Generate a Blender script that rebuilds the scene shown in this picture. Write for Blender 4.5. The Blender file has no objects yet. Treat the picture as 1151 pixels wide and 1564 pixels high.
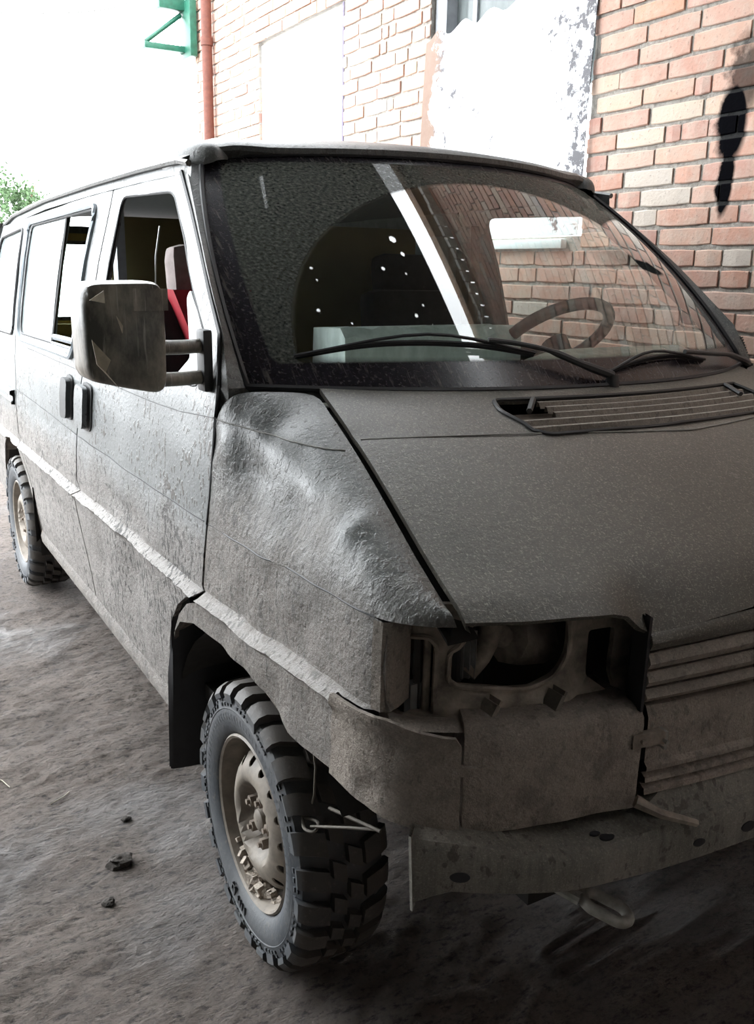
import bpy, bmesh, math, random
from mathutils import Vector, Matrix, noise
from mathutils.geometry import delaunay_2d_cdt
random.seed(7)
C = bpy.context.scene.collection
PI = math.pi

# ------------------------------------------------------------------ camera
YAW, PITCH, ROLL, FPX = .536, .261, .0193, 1380.9
cam_d = bpy.data.cameras.new('camera'); cam = bpy.data.objects.new('camera', cam_d); C.objects.link(cam)
cy, sy, cp, sp = math.cos(YAW), math.sin(YAW), math.cos(PITCH), math.sin(PITCH)
fwd = Vector((sy*cp, cy*cp, -sp)); rgt = Vector((cy, -sy, 0)); upv = rgt.cross(fwd)
r2 = rgt*math.cos(ROLL)+upv*math.sin(ROLL); u2 = -rgt*math.sin(ROLL)+upv*math.cos(ROLL)
mw = Matrix((r2, u2, -fwd)).transposed().to_4x4(); mw.translation = Vector((-1.6098, -1.7409, 1.5898))
cam.matrix_world = mw
cam_d.sensor_fit = 'VERTICAL'; cam_d.sensor_height = 36; cam_d.lens = 36*FPX/1564; cam_d.clip_start = .02
cam_d.clip_end = 300
bpy.context.scene.camera = cam

# ------------------------------------------------------------------ world, exposure
w = bpy.data.worlds.new('sky'); bpy.context.scene.world = w; w.use_nodes = True
bg = w.node_tree.nodes['Background']; bg.inputs[0].default_value = (.93, .97, 1, 1); bg.inputs[1].default_value = 11.0
vs = bpy.context.scene.view_settings
vs.view_transform = 'Standard'; vs.look = 'None'; vs.gamma = 1; vs.use_curve_mapping = False; vs.exposure = 0.08
cyc = bpy.context.scene.cycles
cyc.use_denoising = True; cyc.max_bounces = 10; cyc.transparent_max_bounces = 16; cyc.sample_clamp_indirect = 12

# ------------------------------------------------------------------ materials
def new_mat(name):
    m = bpy.data.materials.new(name); m.use_nodes = True
    nt = m.node_tree; b = nt.nodes['Principled BSDF']; return m, nt, b
def N(nt, t, **k):
    n = nt.nodes.new(t)
    for a, v in k.items(): setattr(n, a, v)
    return n
def coords(nt, scale=(1, 1, 1), rot=(0, 0, 0), kind='Object'):
    tc = N(nt, 'ShaderNodeTexCoord'); mp = N(nt, 'ShaderNodeMapping')
    mp.inputs['Scale'].default_value = scale; mp.inputs['Rotation'].default_value = rot
    nt.links.new(tc.outputs[kind], mp.inputs[0]); return mp.outputs[0]
def noise_n(nt, vec, scale, detail=6, rough=.6):
    n = N(nt, 'ShaderNodeTexNoise'); n.inputs['Scale'].default_value = scale
    n.inputs['Detail'].default_value = detail; n.inputs['Roughness'].default_value = rough
    nt.links.new(vec, n.inputs['Vector']); return n.outputs[0]
def ramp(nt, fac, stops):
    r = N(nt, 'ShaderNodeValToRGB'); e = r.color_ramp.elements
    e[0].position, e[0].color = stops[0][0], col(stops[0][1]); e[1].position, e[1].color = stops[-1][0], col(stops[-1][1])
    for p, c_ in stops[1:-1]:
        x = e.new(p); x.color = col(c_)
    nt.links.new(fac, r.inputs[0]); return r.outputs[0]
def col(c_):
    return (c_, c_, c_, 1) if isinstance(c_, (int, float)) else (c_[0], c_[1], c_[2], 1)
def mix(nt, fac, a, b_, mode='MIX'):
    m = N(nt, 'ShaderNodeMix', data_type='RGBA', blend_type=mode)
    for s, v in ((m.inputs[0], fac), (m.inputs[6], a), (m.inputs[7], b_)):
        if isinstance(v, (int, float)) and s == m.inputs[0]: s.default_value = v
        elif isinstance(v, (tuple, list, int, float)): s.default_value = col(v)
        else: nt.links.new(v, s)
    return m.outputs[2]
def mth(nt, op, a, b_=None, clamp=False):
    m = N(nt, 'ShaderNodeMath', operation=op); m.use_clamp = clamp
    for i, v in enumerate((a, b_)):
        if v is None: continue
        if isinstance(v, (int, float)): m.inputs[i].default_value = v
        else: nt.links.new(v, m.inputs[i])
    return m.outputs[0]
def bump(nt, b, h, strength=.5, dist=.01):
    n = N(nt, 'ShaderNodeBump'); n.inputs['Strength'].default_value = strength; n.inputs['Distance'].default_value = dist
    nt.links.new(h, n.inputs['Height']); nt.links.new(n.outputs[0], b.inputs['Normal'])
def simple(name, c_, rough=.6, metal=0., var=.25, scale=30, bmp=.2, bd=.003):
    m, nt, b = new_mat(name); v = coords(nt)
    n = noise_n(nt, v, scale)
    c2 = tuple(x*(1-var) for x in c_); c3 = tuple(min(1, x*(1+var)) for x in c_)
    nt.links.new(ramp(nt, n, [(.3, c2), (.7, c3)]), b.inputs['Base Color'])
    b.inputs['Roughness'].default_value = rough; b.inputs['Metallic'].default_value = metal
    if bmp: bump(nt, b, n, bmp, bd)
    return m
def dusty(name, paint=(.030, .037, .036), dust=(.17, .16, .14), mud=(.30, .27, .235), rough=.42, z0=.70, z1=1.45, base=.45, speck=.5, streak=(9, 9, 1.2), gloss=.5, spat=.6):
    """car paint under dust; mud thickens towards the sills (a soil line at object height)"""
    m, nt, b = new_mat(name); v = coords(nt)
    sep = N(nt, 'ShaderNodeSeparateXYZ'); nt.links.new(v, sep.inputs[0])
    big = noise_n(nt, v, 5, 8, .65); fine = noise_n(nt, v, 90, 4, .7)
    st = noise_n(nt, coords(nt, streak), 9, 6, .7)
    hz = N(nt, 'ShaderNodeMapRange'); nt.links.new(sep.outputs[2], hz.inputs[0])
    hz.inputs[1].default_value = z0; hz.inputs[2].default_value = z1; hz.inputs[3].default_value = .75; hz.inputs[4].default_value = 0.
    d = mth(nt, 'ADD', mth(nt, 'MULTIPLY', big, .5), mth(nt, 'MULTIPLY', st, .5))
    dfac = ramp(nt, mth(nt, 'ADD', d, base-.5), [(.32, 0.15), (.7, .95)])
    c1 = mix(nt, dfac, paint, dust)
    cak = N(nt, 'ShaderNodeAttribute', attribute_name='caked').outputs['Fac']; cru = N(nt, 'ShaderNodeAttribute', attribute_name='crust').outputs['Fac']
    mfac = ramp(nt, mth(nt, 'ADD', mth(nt, 'ADD', mth(nt, 'MULTIPLY', big, .6), hz.outputs[0]), mth(nt, 'MULTIPLY', cak, .24)), [(.55, 0.), (.85, .9)])
    c2 = mix(nt, mfac, c1, mud)
    # light flakes and dark spatter
    sv = coords(nt, (14, 14, 42), (0, 0, .5)); fl = noise_n(nt, sv, 13, 4, .6)
    fl2 = noise_n(nt, coords(nt, (60, 14, 30), (.2, 0, -.6)), 7, 3, .5)
    flm = mth(nt, 'MAXIMUM', ramp(nt, fl, [(.57, 0.), (.66, 1.)]), ramp(nt, fl2, [(.60, 0.), (.68, 1.)]))
    c3 = mix(nt, mth(nt, 'MULTIPLY', flm, speck), c2, tuple(min(1, x*2.1+.03) for x in dust))
    grit = noise_n(nt, v, 240, 3, .6); c3 = mix(nt, ramp(nt, grit, [(.5, 0.), (.72, .45)]), c3, tuple(x*.35 for x in dust))
    blot = noise_n(nt, v, 17, 6, .7); c3 = mix(nt, mth(nt, 'MULTIPLY', ramp(nt, blot, [(.47, 0.), (.64, .75)]), mfac), c3, tuple(x*.45 for x in mud))
    c3 = mix(nt, mth(nt, 'MULTIPLY', ramp(nt, mth(nt, 'ADD', cru, mth(nt, 'MULTIPLY', mth(nt, 'SUBTRACT', blot, .5), 2.6)), [(.40, 0.), (.85, .85)]), .9), c3, (.29, .27, .25))
    vo = N(nt, 'ShaderNodeTexNoise'); vo.inputs['Scale'].default_value = 62; vo.inputs['Detail'].default_value = 5; nt.links.new(coords(nt, (1, 1, .62)), vo.inputs[0])
    clus = noise_n(nt, v, 3.2, 3)
    sfac = mth(nt, 'MULTIPLY', ramp(nt, mth(nt, 'ADD', vo.outputs[0], mth(nt, 'ADD', mth(nt, 'MULTIPLY', ramp(nt, clus, [(.35, 0.), (.7, 1.)]), .16), mth(nt, 'MULTIPLY', cak, .075))), [(.645, 0.), (.705, 1.)]), spat)
    c4 = mix(nt, sfac, c3, (.045, .040, .035))
    nt.links.new(c4, b.inputs['Base Color'])
    nt.links.new(ramp(nt, mth(nt, 'ADD', mfac, mth(nt, 'MULTIPLY', dfac, .25)), [(0., rough), (.8, .62)]), b.inputs['Roughness'])
    b.inputs['Specular IOR Level'].default_value = gloss
    h = mth(nt, 'ADD', mth(nt, 'ADD', mth(nt, 'MULTIPLY', fine, .35), mth(nt, 'MULTIPLY', mth(nt, 'MULTIPLY', noise_n(nt, v, 75, 5, .7), mth(nt, 'ADD', mfac, .04)), 2.2)), mth(nt, 'ADD', mth(nt, 'MULTIPLY', sfac, .35), mth(nt, 'MULTIPLY', noise_n(nt, v, 34, 6, .65), mth(nt, 'ADD', mth(nt, 'MULTIPLY', mfac, 2.), .12))))
    bump(nt, b, h, .7, .005)
    return m
M_fend = dusty('dusty_green_black_paint', dust=(.10, .10, .09), mud=(.19, .165, .143), rough=.33, base=.40, z0=.86, z1=1.22)
M_door = dusty('dusty_side_paint', paint=(.085, .10, .105), dust=(.165, .175, .175), mud=(.20, .178, .16), base=.55, rough=.36, speck=.2, z0=.78, z1=1.12, spat=1.)
M_hood = dusty('dusty_bonnet_paint', paint=(.030, .032, .028), dust=(.094, .087, .071), mud=(.17, .155, .13), z0=.3, z1=.7, base=.55, rough=.38, speck=.8, spat=.12, streak=(4, 12, 4))
M_bump = dusty('mud_caked_panel', paint=(.09, .08, .07), dust=(.235, .208, .176), mud=(.28, .24, .205), z0=.6, z1=1.3, base=.6, rough=.75, spat=.35, speck=.25, gloss=.2)
M_roof = dusty('dark_roof_paint', paint=(.03, .035, .036), dust=(.13, .13, .12), mud=(.2, .18, .16), z0=0, z1=.5, base=.45, rough=.4, speck=.3)
M_pale = simple('crease_highlight', (.26, .255, .235), .7)  # pale colour for tubes that stand in for lit crease edges
M_sill = dusty('muddy_sill', paint=(.07, .065, .06), dust=(.13, .118, .105), mud=(.17, .15, .132), z0=.6, z1=1.3, base=.6, rough=.6, spat=.6, speck=.25)
M_beam = dusty('mud_caked_beam', paint=(.05, .055, .05), dust=(.22, .20, .17), mud=(.28, .24, .205), z0=.3, z1=.75, base=.5, rough=.7, speck=.2, gloss=.25)
M_black = simple('black_plastic', (.025, .025, .025), .55)
M_rubber = simple('rubber_seal', (.012, .012, .014), .6, bmp=0)
M_dark = simple('dark_underbody', (.02, .018, .016), .9)
M_liner = simple('arch_liner', (.03, .027, .024), .9)
M_rust = simple('rusty_steel', (.13, .085, .06), .8, var=.5, scale=14)
M_supp = simple('dusty_radiator_support', (.22, .185, .15), .8, var=.6, scale=18, bmp=.8, bd=.006)
M_alu = simple('dusty_aluminium', (.16, .16, .15), .6, .3)
M_hook = simple('worn_steel', (.26, .25, .22), .6, .2, var=.4)
M_wire = simple('old_wire', (.12, .105, .085), .7)
M_rim = simple('dusty_rim_paint', (.185, .158, .128), .6, var=.35, scale=22, bmp=.4)
M_nut = simple('rusty_nut', (.19, .155, .125), .7)
M_mudclod = simple('dried_mud', (.36, .31, .26), .95, var=.35, scale=60, bmp=1, bd=.01)
M_yel = simple('ochre_lining', (.55, .43, .16), .8, var=.1)
M_olive = simple('olive_board', (.20, .17, .075), .8, var=.15, scale=4)
M_lining = simple('dark_lining', (.018, .016, .015), .9)
M_seat = simple('black_seat_fabric', (.02, .022, .025), .95)
M_red = simple('red_cover', (.42, .015, .03), .8, var=.15)
M_head = simple('pale_headrest', (.30, .25, .24), .8, var=.2)
M_dash = simple('dusty_dashboard', (.34, .34, .29), .85)
M_whitebrd = simple('white_board', (.82, .84, .86), .6, var=.04)
M_wood = simple('roof_timber', (.20, .12, .07), .85, var=.4, scale=8)
M_ceil = simple('dark_ceiling', (.05, .052, .05), .9)
M_conc = simple('concrete', (.34, .33, .31), .9)
M_green = simple('green_paint', (.015, .11, .07), .5)
M_pipe = simple('rust_brown_paint', (.13, .04, .025), .7, var=.2)
M_frame = simple('pale_window_frame', (.34, .38, .41), .45, .3, var=.1)
M_grey = simple('grey_frame', (.30, .31, .33), .6, var=.1)
M_bark = simple('bark', (.12, .08, .05), .9)
M_cabin = simple('interior_panel', (.10, .10, .09), .9)
m, nt, b = new_mat('foliage'); b.inputs['Base Color'].default_value = (.035, .075, .022, 1); b.inputs['Roughness'].default_value = .7
M_leaf = m
m, nt, b = new_mat('white_ceramic'); b.inputs['Base Color'].default_value = (.75, .8, .8, 1); M_rail = m

# tyre rubber: mottled bluish-grey sidewall, mud in the tread
m, nt, b = new_mat('tyre_rubber'); v = coords(nt)
n1 = noise_n(nt, v, 7, 6); n2 = noise_n(nt, v, 60, 4)
sep = N(nt, 'ShaderNodeSeparateXYZ'); nt.links.new(v, sep.inputs[0])
rr_ = mth(nt, 'SQRT', mth(nt, 'ADD', mth(nt, 'POWER', sep.outputs[1], 2.), mth(nt, 'POWER', sep.outputs[2], 2.)))
tread = N(nt, 'ShaderNodeMapRange'); nt.links.new(rr_, tread.inputs[0]); tread.inputs[1].default_value = .300; tread.inputs[2].default_value = .322
cc = mix(nt, ramp(nt, n1, [(.35, 0.), (.7, 1.)]), (.040, .046, .054), (.085, .088, .092))
cc = mix(nt, mth(nt, 'MULTIPLY', tread.outputs[0], ramp(nt, n1, [(.3, .6), (.6, 1.)])), cc, (.060, .050, .041))
cc = mix(nt, ramp(nt, n2, [(.58, 0.), (.72, .5)]), cc, (.13, .115, .10))
nt.links.new(cc, b.inputs['Base Color']); b.inputs['Roughness'].default_value = .62; bump(nt, b, n2, .5, .003)
M_tyre = m

# taped mirror: brown packing tape
m, nt, b = new_mat('taped_mirror_shell'); v = coords(nt, (1, 1, .5)); n1 = noise_n(nt, v, 16, 8, .65)
sv = noise_n(nt, coords(nt, (30, 10, 1.3)), 4, 3)
cc = mix(nt, ramp(nt, n1, [(.38, 0.), (.66, 1.)]), (.07, .07, .06), (.30, .275, .225))
cc = mix(nt, ramp(nt, sv, [(.6, 0.), (.68, .6)]), cc, (.40, .38, .34))
nt.links.new(cc, b.inputs['Base Color']); b.inputs['Roughness'].default_value = .38; bump(nt, b, n1, .5, .006)
b.inputs['Coat Weight'].default_value = .25; b.inputs['Coat Roughness'].default_value = .15
M_tape = m
M_tape2 = simple('loose_tape', (.42, .37, .28), .35, var=.3)

# thin glass
def glassy(name, tint=(.78, .86, .83), dust_fac=0., dust_col=(.4, .42, .4), f0=1.5, soil=None):
    m = bpy.data.materials.new(name); m.use_nodes = True; nt = m.node_tree
    for n in list(nt.nodes):
        if n.type != 'OUTPUT_MATERIAL': nt.nodes.remove(n)
    out = [n for n in nt.nodes if n.type == 'OUTPUT_MATERIAL'][0]
    tr = N(nt, 'ShaderNodeBsdfTransparent'); tr.inputs[0].default_value = col(tint)
    gl = N(nt, 'ShaderNodeBsdfGlossy'); gl.inputs['Roughness'].default_value = .02; gl.inputs[0].default_value = (1, 1, 1, 1)
    fr = N(nt, 'ShaderNodeFresnel'); fr.inputs[0].default_value = f0
    mx = N(nt, 'ShaderNodeMixShader'); nt.links.new(mth(nt, 'MULTIPLY', fr.outputs[0], 1.6, True), mx.inputs[0])
    nt.links.new(tr.outputs[0], mx.inputs[1]); nt.links.new(gl.outputs[0], mx.inputs[2])
    last = mx.outputs[0]
    if soil: last = soil(nt, last)
    elif dust_fac:
        d = N(nt, 'ShaderNodeBsdfDiffuse'); d.inputs[0].default_value = col(dust_col)
        n = noise_n(nt, coords(nt, (1, 1, .4)), 22, 6)
        m2 = N(nt, 'ShaderNodeMixShader'); nt.links.new(ramp(nt, n, [(.3, dust_fac*.75), (.75, min(1, dust_fac*1.25))]), m2.inputs[0])
        nt.links.new(last, m2.inputs[1]); nt.links.new(d.outputs[0], m2.inputs[2]); last = m2.outputs[0]
    nt.links.new(last, out.inputs[0]); return m
def screen_soil(nt, last):
    """UV is in metres over the glass: printed black border, dust outside the two wiper sweeps, runs at the bottom"""
    tc = N(nt, 'ShaderNodeTexCoord'); sep = N(nt, 'ShaderNodeSeparateXYZ'); nt.links.new(tc.outputs['UV'], sep.inputs[0])
    X, Y = sep.outputs[0], sep.outputs[1]
    def disc(cx, cy_, r, soft=.006):
        d = mth(nt, 'SQRT', mth(nt, 'ADD', mth(nt, 'POWER', mth(nt, 'SUBTRACT', X, cx), 2.), mth(nt, 'POWER', mth(nt, 'SUBTRACT', Y, cy_), 2.)))
        mr = N(nt, 'ShaderNodeMapRange'); nt.links.new(d, mr.inputs[0]); mr.inputs[1].default_value = r-soft; mr.inputs[2].default_value = r+soft
        mr.inputs[3].default_value = 1; mr.inputs[4].default_value = 0; return mr.outputs[0]
    clean = mth(nt, 'MAXIMUM', disc(*WIPE1), disc(*WIPE2))
    low = N(nt, 'ShaderNodeMapRange'); nt.links.new(Y, low.inputs[0]); low.inputs[1].default_value = .075; low.inputs[2].default_value = .10
    clean = mth(nt, 'MULTIPLY', clean, low.outputs[0])
    n = noise_n(nt, coords(nt, (1, 1.0, 1), (0, 0, .6), kind='UV'), 120, 4, .6)
    n2 = noise_n(nt, coords(nt, (1, 1, 1), kind='UV'), 4, 4)
    dirt = mth(nt, 'MULTIPLY', mth(nt, 'SUBTRACT', 1., clean), ramp(nt, n, [(.3, .80), (.65, .97)]))
    haze = mth(nt, 'MULTIPLY', clean, ramp(nt, n2, [(.3, .03), (.7, .11)]))
    fac = mth(nt, 'ADD', dirt, haze, True)
    dif = N(nt, 'ShaderNodeBsdfDiffuse'); nt.links.new(ramp(nt, n, [(.36, (.035, .042, .037)), (.52, (.065, .07, .062)), (.70, (.15, .15, .135))]), dif.inputs[0])
    m1 = N(nt, 'ShaderNodeMixShader'); nt.links.new(fac, m1.inputs[0]); nt.links.new(last, m1.inputs[1]); nt.links.new(dif.outputs[0], m1.inputs[2])
    # border: distance to the four sides, held in the second uv map
    uv2 = N(nt, 'ShaderNodeUVMap', uv_map='edge'); s2 = N(nt, 'ShaderNodeSeparateXYZ'); nt.links.new(uv2.outputs[0], s2.inputs[0])
    be = N(nt, 'ShaderNodeMapRange'); nt.links.new(s2.outputs[0], be.inputs[0]); be.inputs[1].default_value = .0; be.inputs[2].default_value = .006
    be.inputs[3].default_value = 1; be.inputs[4].default_value = 0
    blk = N(nt, 'ShaderNodeBsdfPrincipled'); blk.inputs['Roughness'].default_value = .25
    run = noise_n(nt, coords(nt, (38, 3.5, 1), kind='UV'), 2.2, 5, .7)
    nt.links.new(mix(nt, mth(nt, 'MAXIMUM', ramp(nt, n, [(.56, 0.), (.70, .6)]), ramp(nt, run, [(.56, 0.), (.66, .6)])), (.012, .011, .016), (.16, .15, .135)), blk.inputs[0])
    m3 = N(nt, 'ShaderNodeMixShader'); nt.links.new(be.outputs[0], m3.inputs[0]); nt.links.new(m1.outputs[0], m3.inputs[1]); nt.links.new(blk.outputs[0], m3.inputs[2])
    return m3.outputs[0]
WIPE1 = (.01, .02, .725); WIPE2 = (.74, -.02, .68)
M_screen = glassy('windscreen_glass', soil=screen_soil)
M_glass = glassy('side_glass')
M_glassd = glassy('mud_spattered_side_glass', tint=(.55, .62, .62), dust_fac=.80, dust_col=(.21, .235, .235))
M_poly = glassy('polythene', (.85, .9, .88), dust_fac=.85, dust_col=(.80, .88, .85))

# ------------------------------------------------------------------ mesh helpers
class MB:
    def __init__(s): s.v = []; s.f = []
    def quadgrid(s, rows, close=False):
        o = len(s.v); n = len(rows[0])
        for r in rows: s.v += [tuple(p) for p in r]
        for i in range(len(rows)-1):
            for j in range(n-1 if not close else n):
                k = (j+1) % n
                s.f.append((o+i*n+j, o+i*n+k, o+(i+1)*n+k, o+(i+1)*n+j))
        return s
    def box(s, c_, d, rot=None, taper=1.):
        o = len(s.v); c_ = Vector(c_)
        for z in (-1, 1):
            t = taper if z > 0 else 1
            for x, y in ((-1, -1), (1, -1), (1, 1), (-1, 1)):
                p = Vector((x*d[0]/2*t, y*d[1]/2*t, z*d[2]/2))
                if rot: p = rot @ p
                s.v.append(tuple(c_+p))
        for q in ((3, 2, 1, 0), (4, 5, 6, 7), (0, 1, 5, 4), (1, 2, 6, 5), (2, 3, 7, 6), (3, 0, 4, 7)): s.f.append(tuple(o+i for i in q))
        return s
    def tube(s, pts, r, n=8, cap=True):
        pts = [Vector(p) for p in pts]; o = len(s.v); rs = r if isinstance(r, (list, tuple)) else [r]*len(pts)
        up = Vector((.13, .21, .97))
        for i, p in enumerate(pts):
            t = (pts[min(i+1, len(pts)-1)]-pts[max(i-1, 0)]).normalized()
            a = t.cross(up).normalized(); b_ = t.cross(a)
            for k in range(n):
                q = p+(a*math.cos(2*PI*k/n)+b_*math.sin(2*PI*k/n))*rs[i]; s.v.append(tuple(q))
        for i in range(len(pts)-1):
            for k in range(n):
                k2 = (k+1) % n; s.f.append((o+i*n+k, o+i*n+k2, o+(i+1)*n+k2, o+(i+1)*n+k))
        if cap: s.f.append(tuple(o+k for k in reversed(range(n)))); s.f.append(tuple(o+(len(pts)-1)*n+k for k in range(n)))
        return s
    def lathe_x(s, prof, n=64, c_=(0, 0, 0)):   # prof: (axial x, radius)
        rows = []
        for k in range(n):
            a = 2*PI*k/n
            rows.append([(c_[0]+x, c_[1]+r*math.cos(a), c_[2]+r*math.sin(a)) for x, r in prof])
        rows.append(rows[0]); return s.quadgrid(rows)
    def obj(s, name, mat, parent=None, smooth=True, bevel=0, **props):
        me = bpy.data.meshes.new(name); me.from_pydata(s.v, [], s.f); me.validate()
        bm = bmesh.new(); bm.from_mesh(me); bmesh.ops.remove_doubles(bm, verts=bm.verts, dist=1e-5)
        bmesh.ops.recalc_face_normals(bm, faces=bm.faces)
        if bevel: bmesh.ops.bevel(bm, geom=[e for e in bm.edges if e.is_manifold and e.calc_face_angle(0) > .6], offset=bevel, segments=2, affect='EDGES', profile=.6)
        bm.to_mesh(me); bm.free()
        if smooth:
            me.shade_smooth(); me.set_sharp_from_angle(angle=math.radians(38))
        me.materials.append(mat)
        o = bpy.data.objects.new(name, me); C.objects.link(o); o.parent = parent
        for k, v_ in props.items(): o[k] = v_
        return o
def empty(name, loc=(0, 0, 0), parent=None, **props):
    o = bpy.data.objects.new(name, None); C.objects.link(o); o.location = loc; o.parent = parent; o.empty_display_size = .2
    for k, v_ in props.items(): o[k] = v_
    return o
def interp(x, xs, ys):
    if x <= xs[0]: return ys[0]
    if x >= xs[-1]: return ys[-1]
    for i in range(len(xs)-1):
        if x <= xs[i+1]:
            t = (x-xs[i])/(xs[i+1]-xs[i]); return ys[i]+(ys[i+1]-ys[i])*t
def catmull(P, n=6, closed=False):
    P = [Vector(p) for p in P]; out = []; L_ = len(P)
    for i in range(L_ if closed else L_-1):
        if closed: a, b_, c_, d = P[i-1], P[i], P[(i+1) % L_], P[(i+2) % L_]
        else:
            b_, c_ = P[i], P[i+1]; a = P[i-1] if i else 2*b_-c_; d = P[i+2] if i+2 < L_ else 2*c_-b_
        for k in range(n):
            t = k/n; out.append(.5*((2*b_)+(-a+c_)*t+(2*a-5*b_+4*c_-d)*t*t+(-a+3*b_-3*c_+d)*t**3))
    if not closed: out.append(P[-1])
    return out
def inside(p, poly):
    x, y = p; r = False; j = len(poly)-1
    for i in range(len(poly)):
        xi, yi = poly[i]; xj, yj = poly[j]
        if (yi > y) != (yj > y) and x < (xj-xi)*(y-yi)/(yj-yi)+xi: r = not r
        j = i
    return r
def resample(poly, step):
    out = []
    for i in range(len(poly)):
        a = Vector(poly[i]); b_ = Vector(poly[(i+1) % len(poly)]); k = max(1, int(math.ceil((b_-a).length/step)))
        for j in range(k): out.append(tuple(a.lerp(b_, j/k)))
    return out
def rounded(poly, r, n=4):
    out = []; L_ = len(poly)
    for i in range(L_):
        a, b_, c_ = Vector(poly[i-1]), Vector(poly[i]), Vector(poly[(i+1) % L_])
        rr = r[i] if isinstance(r, (list, tuple)) else r
        if rr <= 0: out.append(tuple(b_)); continue
        d1 = (a-b_); d2 = (c_-b_); q = min(rr, d1.length*.45, d2.length*.45)
        p1 = b_+d1.normalized()*q; p2 = b_+d2.normalized()*q
        for k in range(n+1):
            t = k/n; out.append(tuple(p1*(1-t)**2+b_*2*t*(1-t)+p2*t*t))
    return out
def panel(mb, outline, mp, step=.035, th=.012, holes=(), disp=None, extra=()):
    """flat outline (with holes) triangulated in a parameter plane and laid on the surface mp(a, b, offset)"""
    loops = [resample(outline, step)]+[resample(h, step) for h in holes]
    vs_, es = [], []
    for lp in loops:
        o = len(vs_); vs_ += lp; es += [(o+i, o+(i+1) % len(lp)) for i in range(len(lp))]
    xs = [p[0] for p in outline]; ys = [p[1] for p in outline]
    hsh = {}
    for q in vs_: hsh.setdefault((int(math.floor(q[0]/step)), int(math.floor(q[1]/step))), []).append(q)
    for q in extra:
        if inside(q, loops[0]) and all((q[0]-b_[0])**2+(q[1]-b_[1])**2 > .006**2 for b_ in loops[0]): vs_.append(q); hsh.setdefault((int(math.floor(q[0]/step)), int(math.floor(q[1]/step))), []).append(q)
    x = min(xs)+step*.5
    while x < max(xs):
        y = min(ys)+step*.5
        while y < max(ys):
            p = (x, y)
            if inside(p, loops[0]) and not any(inside(p, h) for h in loops[1:]):
                kx, ky = int(math.floor(x/step)), int(math.floor(y/step))
                if all((q[0]-x)**2+(q[1]-y)**2 > (step*.45)**2 for i in (-1, 0, 1) for j in (-1, 0, 1) for q in hsh.get((kx+i, ky+j), ())): vs_.append(p)
            y += step
        x += step
    rv, re, rf, *_ = delaunay_2d_cdt([Vector(p) for p in vs_], es, [], 0, 1e-6)
    tris = []
    for f in rf:
        cx = sum(rv[i].x for i in f)/len(f); cy_ = sum(rv[i].y for i in f)/len(f)
        if inside((cx, cy_), loops[0]) and not any(inside((cx, cy_), h) for h in loops[1:]): tris.append(tuple(f))
    o = len(mb.v); n = len(rv)
    dd = disp or (lambda a, b_: 0.)
    mb.v += [tuple(mp(p.x, p.y, dd(p.x, p.y))) for p in rv]
    mb.f += [tuple(o+i for i in t) for t in tris]
    if th:
        mb.v += [tuple(mp(p.x, p.y, dd(p.x, p.y)-th)) for p in rv]
        mb.f += [tuple(o+n+i for i in reversed(t)) for t in tris]
        cnt = {}
        for t in tris:
            for i in range(len(t)):
                a, b_ = t[i], t[(i+1) % len(t)]; k = (min(a, b_), max(a, b_)); cnt.setdefault(k, []).append((a, b_))
        for k, l in cnt.items():
            if len(l) == 1:
                a, b_ = l[0]; mb.f.append((o+b_, o+a, o+n+a, o+n+b_))
    return mb
def nmap(P, sgn=1):
    def f(a, b_, off):
        p = P(a, b_)
        if not off: return p
        e = 2e-3; du = P(a+e, b_)-P(a-e, b_); dv = P(a, b_+e)-P(a, b_-e); n = du.cross(dv)
        return p+n.normalized()*off*sgn if n.length > 1e-12 else p
    return f

# ------------------------------------------------------------------ the van's outer skin as surfaces
half = [(-.915, -.45), (-.915, -.52), (-.906, -.570), (-.88, -.615), (-.82, -.66), (-.72, -.705), (-.6, -.738), (-.45, -.765), (-.3, -.785), (-.15, -.797), (0, -.80)]
full = half+[(-x, y) for x, y in reversed(half[:-1])]
PLN = catmull([(x, y, 0) for x, y in full], 6)
SS = [-.45]
for i in range(1, len(PLN)): SS.append(SS[-1]-(PLN[i]-PLN[i-1]).length)
NSS = [-s for s in SS]; PX = [p.x for p in PLN]; PY = [p.y for p in PLN]
S_END = SS[-1]
ZS = [.2, .39, .5, .7, .85, 1.0, 1.15, 1.28, 1.40, 1.60, 1.83, 1.9]
XS = [.87, .885, .90, .912, .916, .915, .908, .893, .868, .820, .752, .728]
def tum(z): return interp(z, ZS, XS)/.915
def dent(s, z): return 0.
def SK(s, z, off=0., side=1):
    """the van's plan outline: s runs forward along its right side (s = y), round the corner and across the front"""
    f = tum(z)
    if s >= -.45: return Vector((-(.915*f+off)*side, s, z))
    x = interp(-s, NSS, PX); y = interp(-s, NSS, PY); e = .004
    dx = interp(-s+e, NSS, PX)-interp(-s-e, NSS, PX); dy = interp(-s+e, NSS, PY)-interp(-s-e, NSS, PY)
    n = Vector((dy, -dx)).normalized()
    if n.y > .2: n = -n
    g = 1+(f-1)*min(1, abs(x)/.915)
    return Vector(((x*g+n.x*off)*side, y+n.y*off, z))
def SKR(s, z, off=0.): return SK(s, z, off, 1)
def SKL(s, z, off=0.): return SK(s, z, off, -1)
def gauss(a, b_, a0, b0, sa, sb): return math.exp(-((a-a0)/sa)**2-((b_-b0)/sb)**2)
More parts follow.
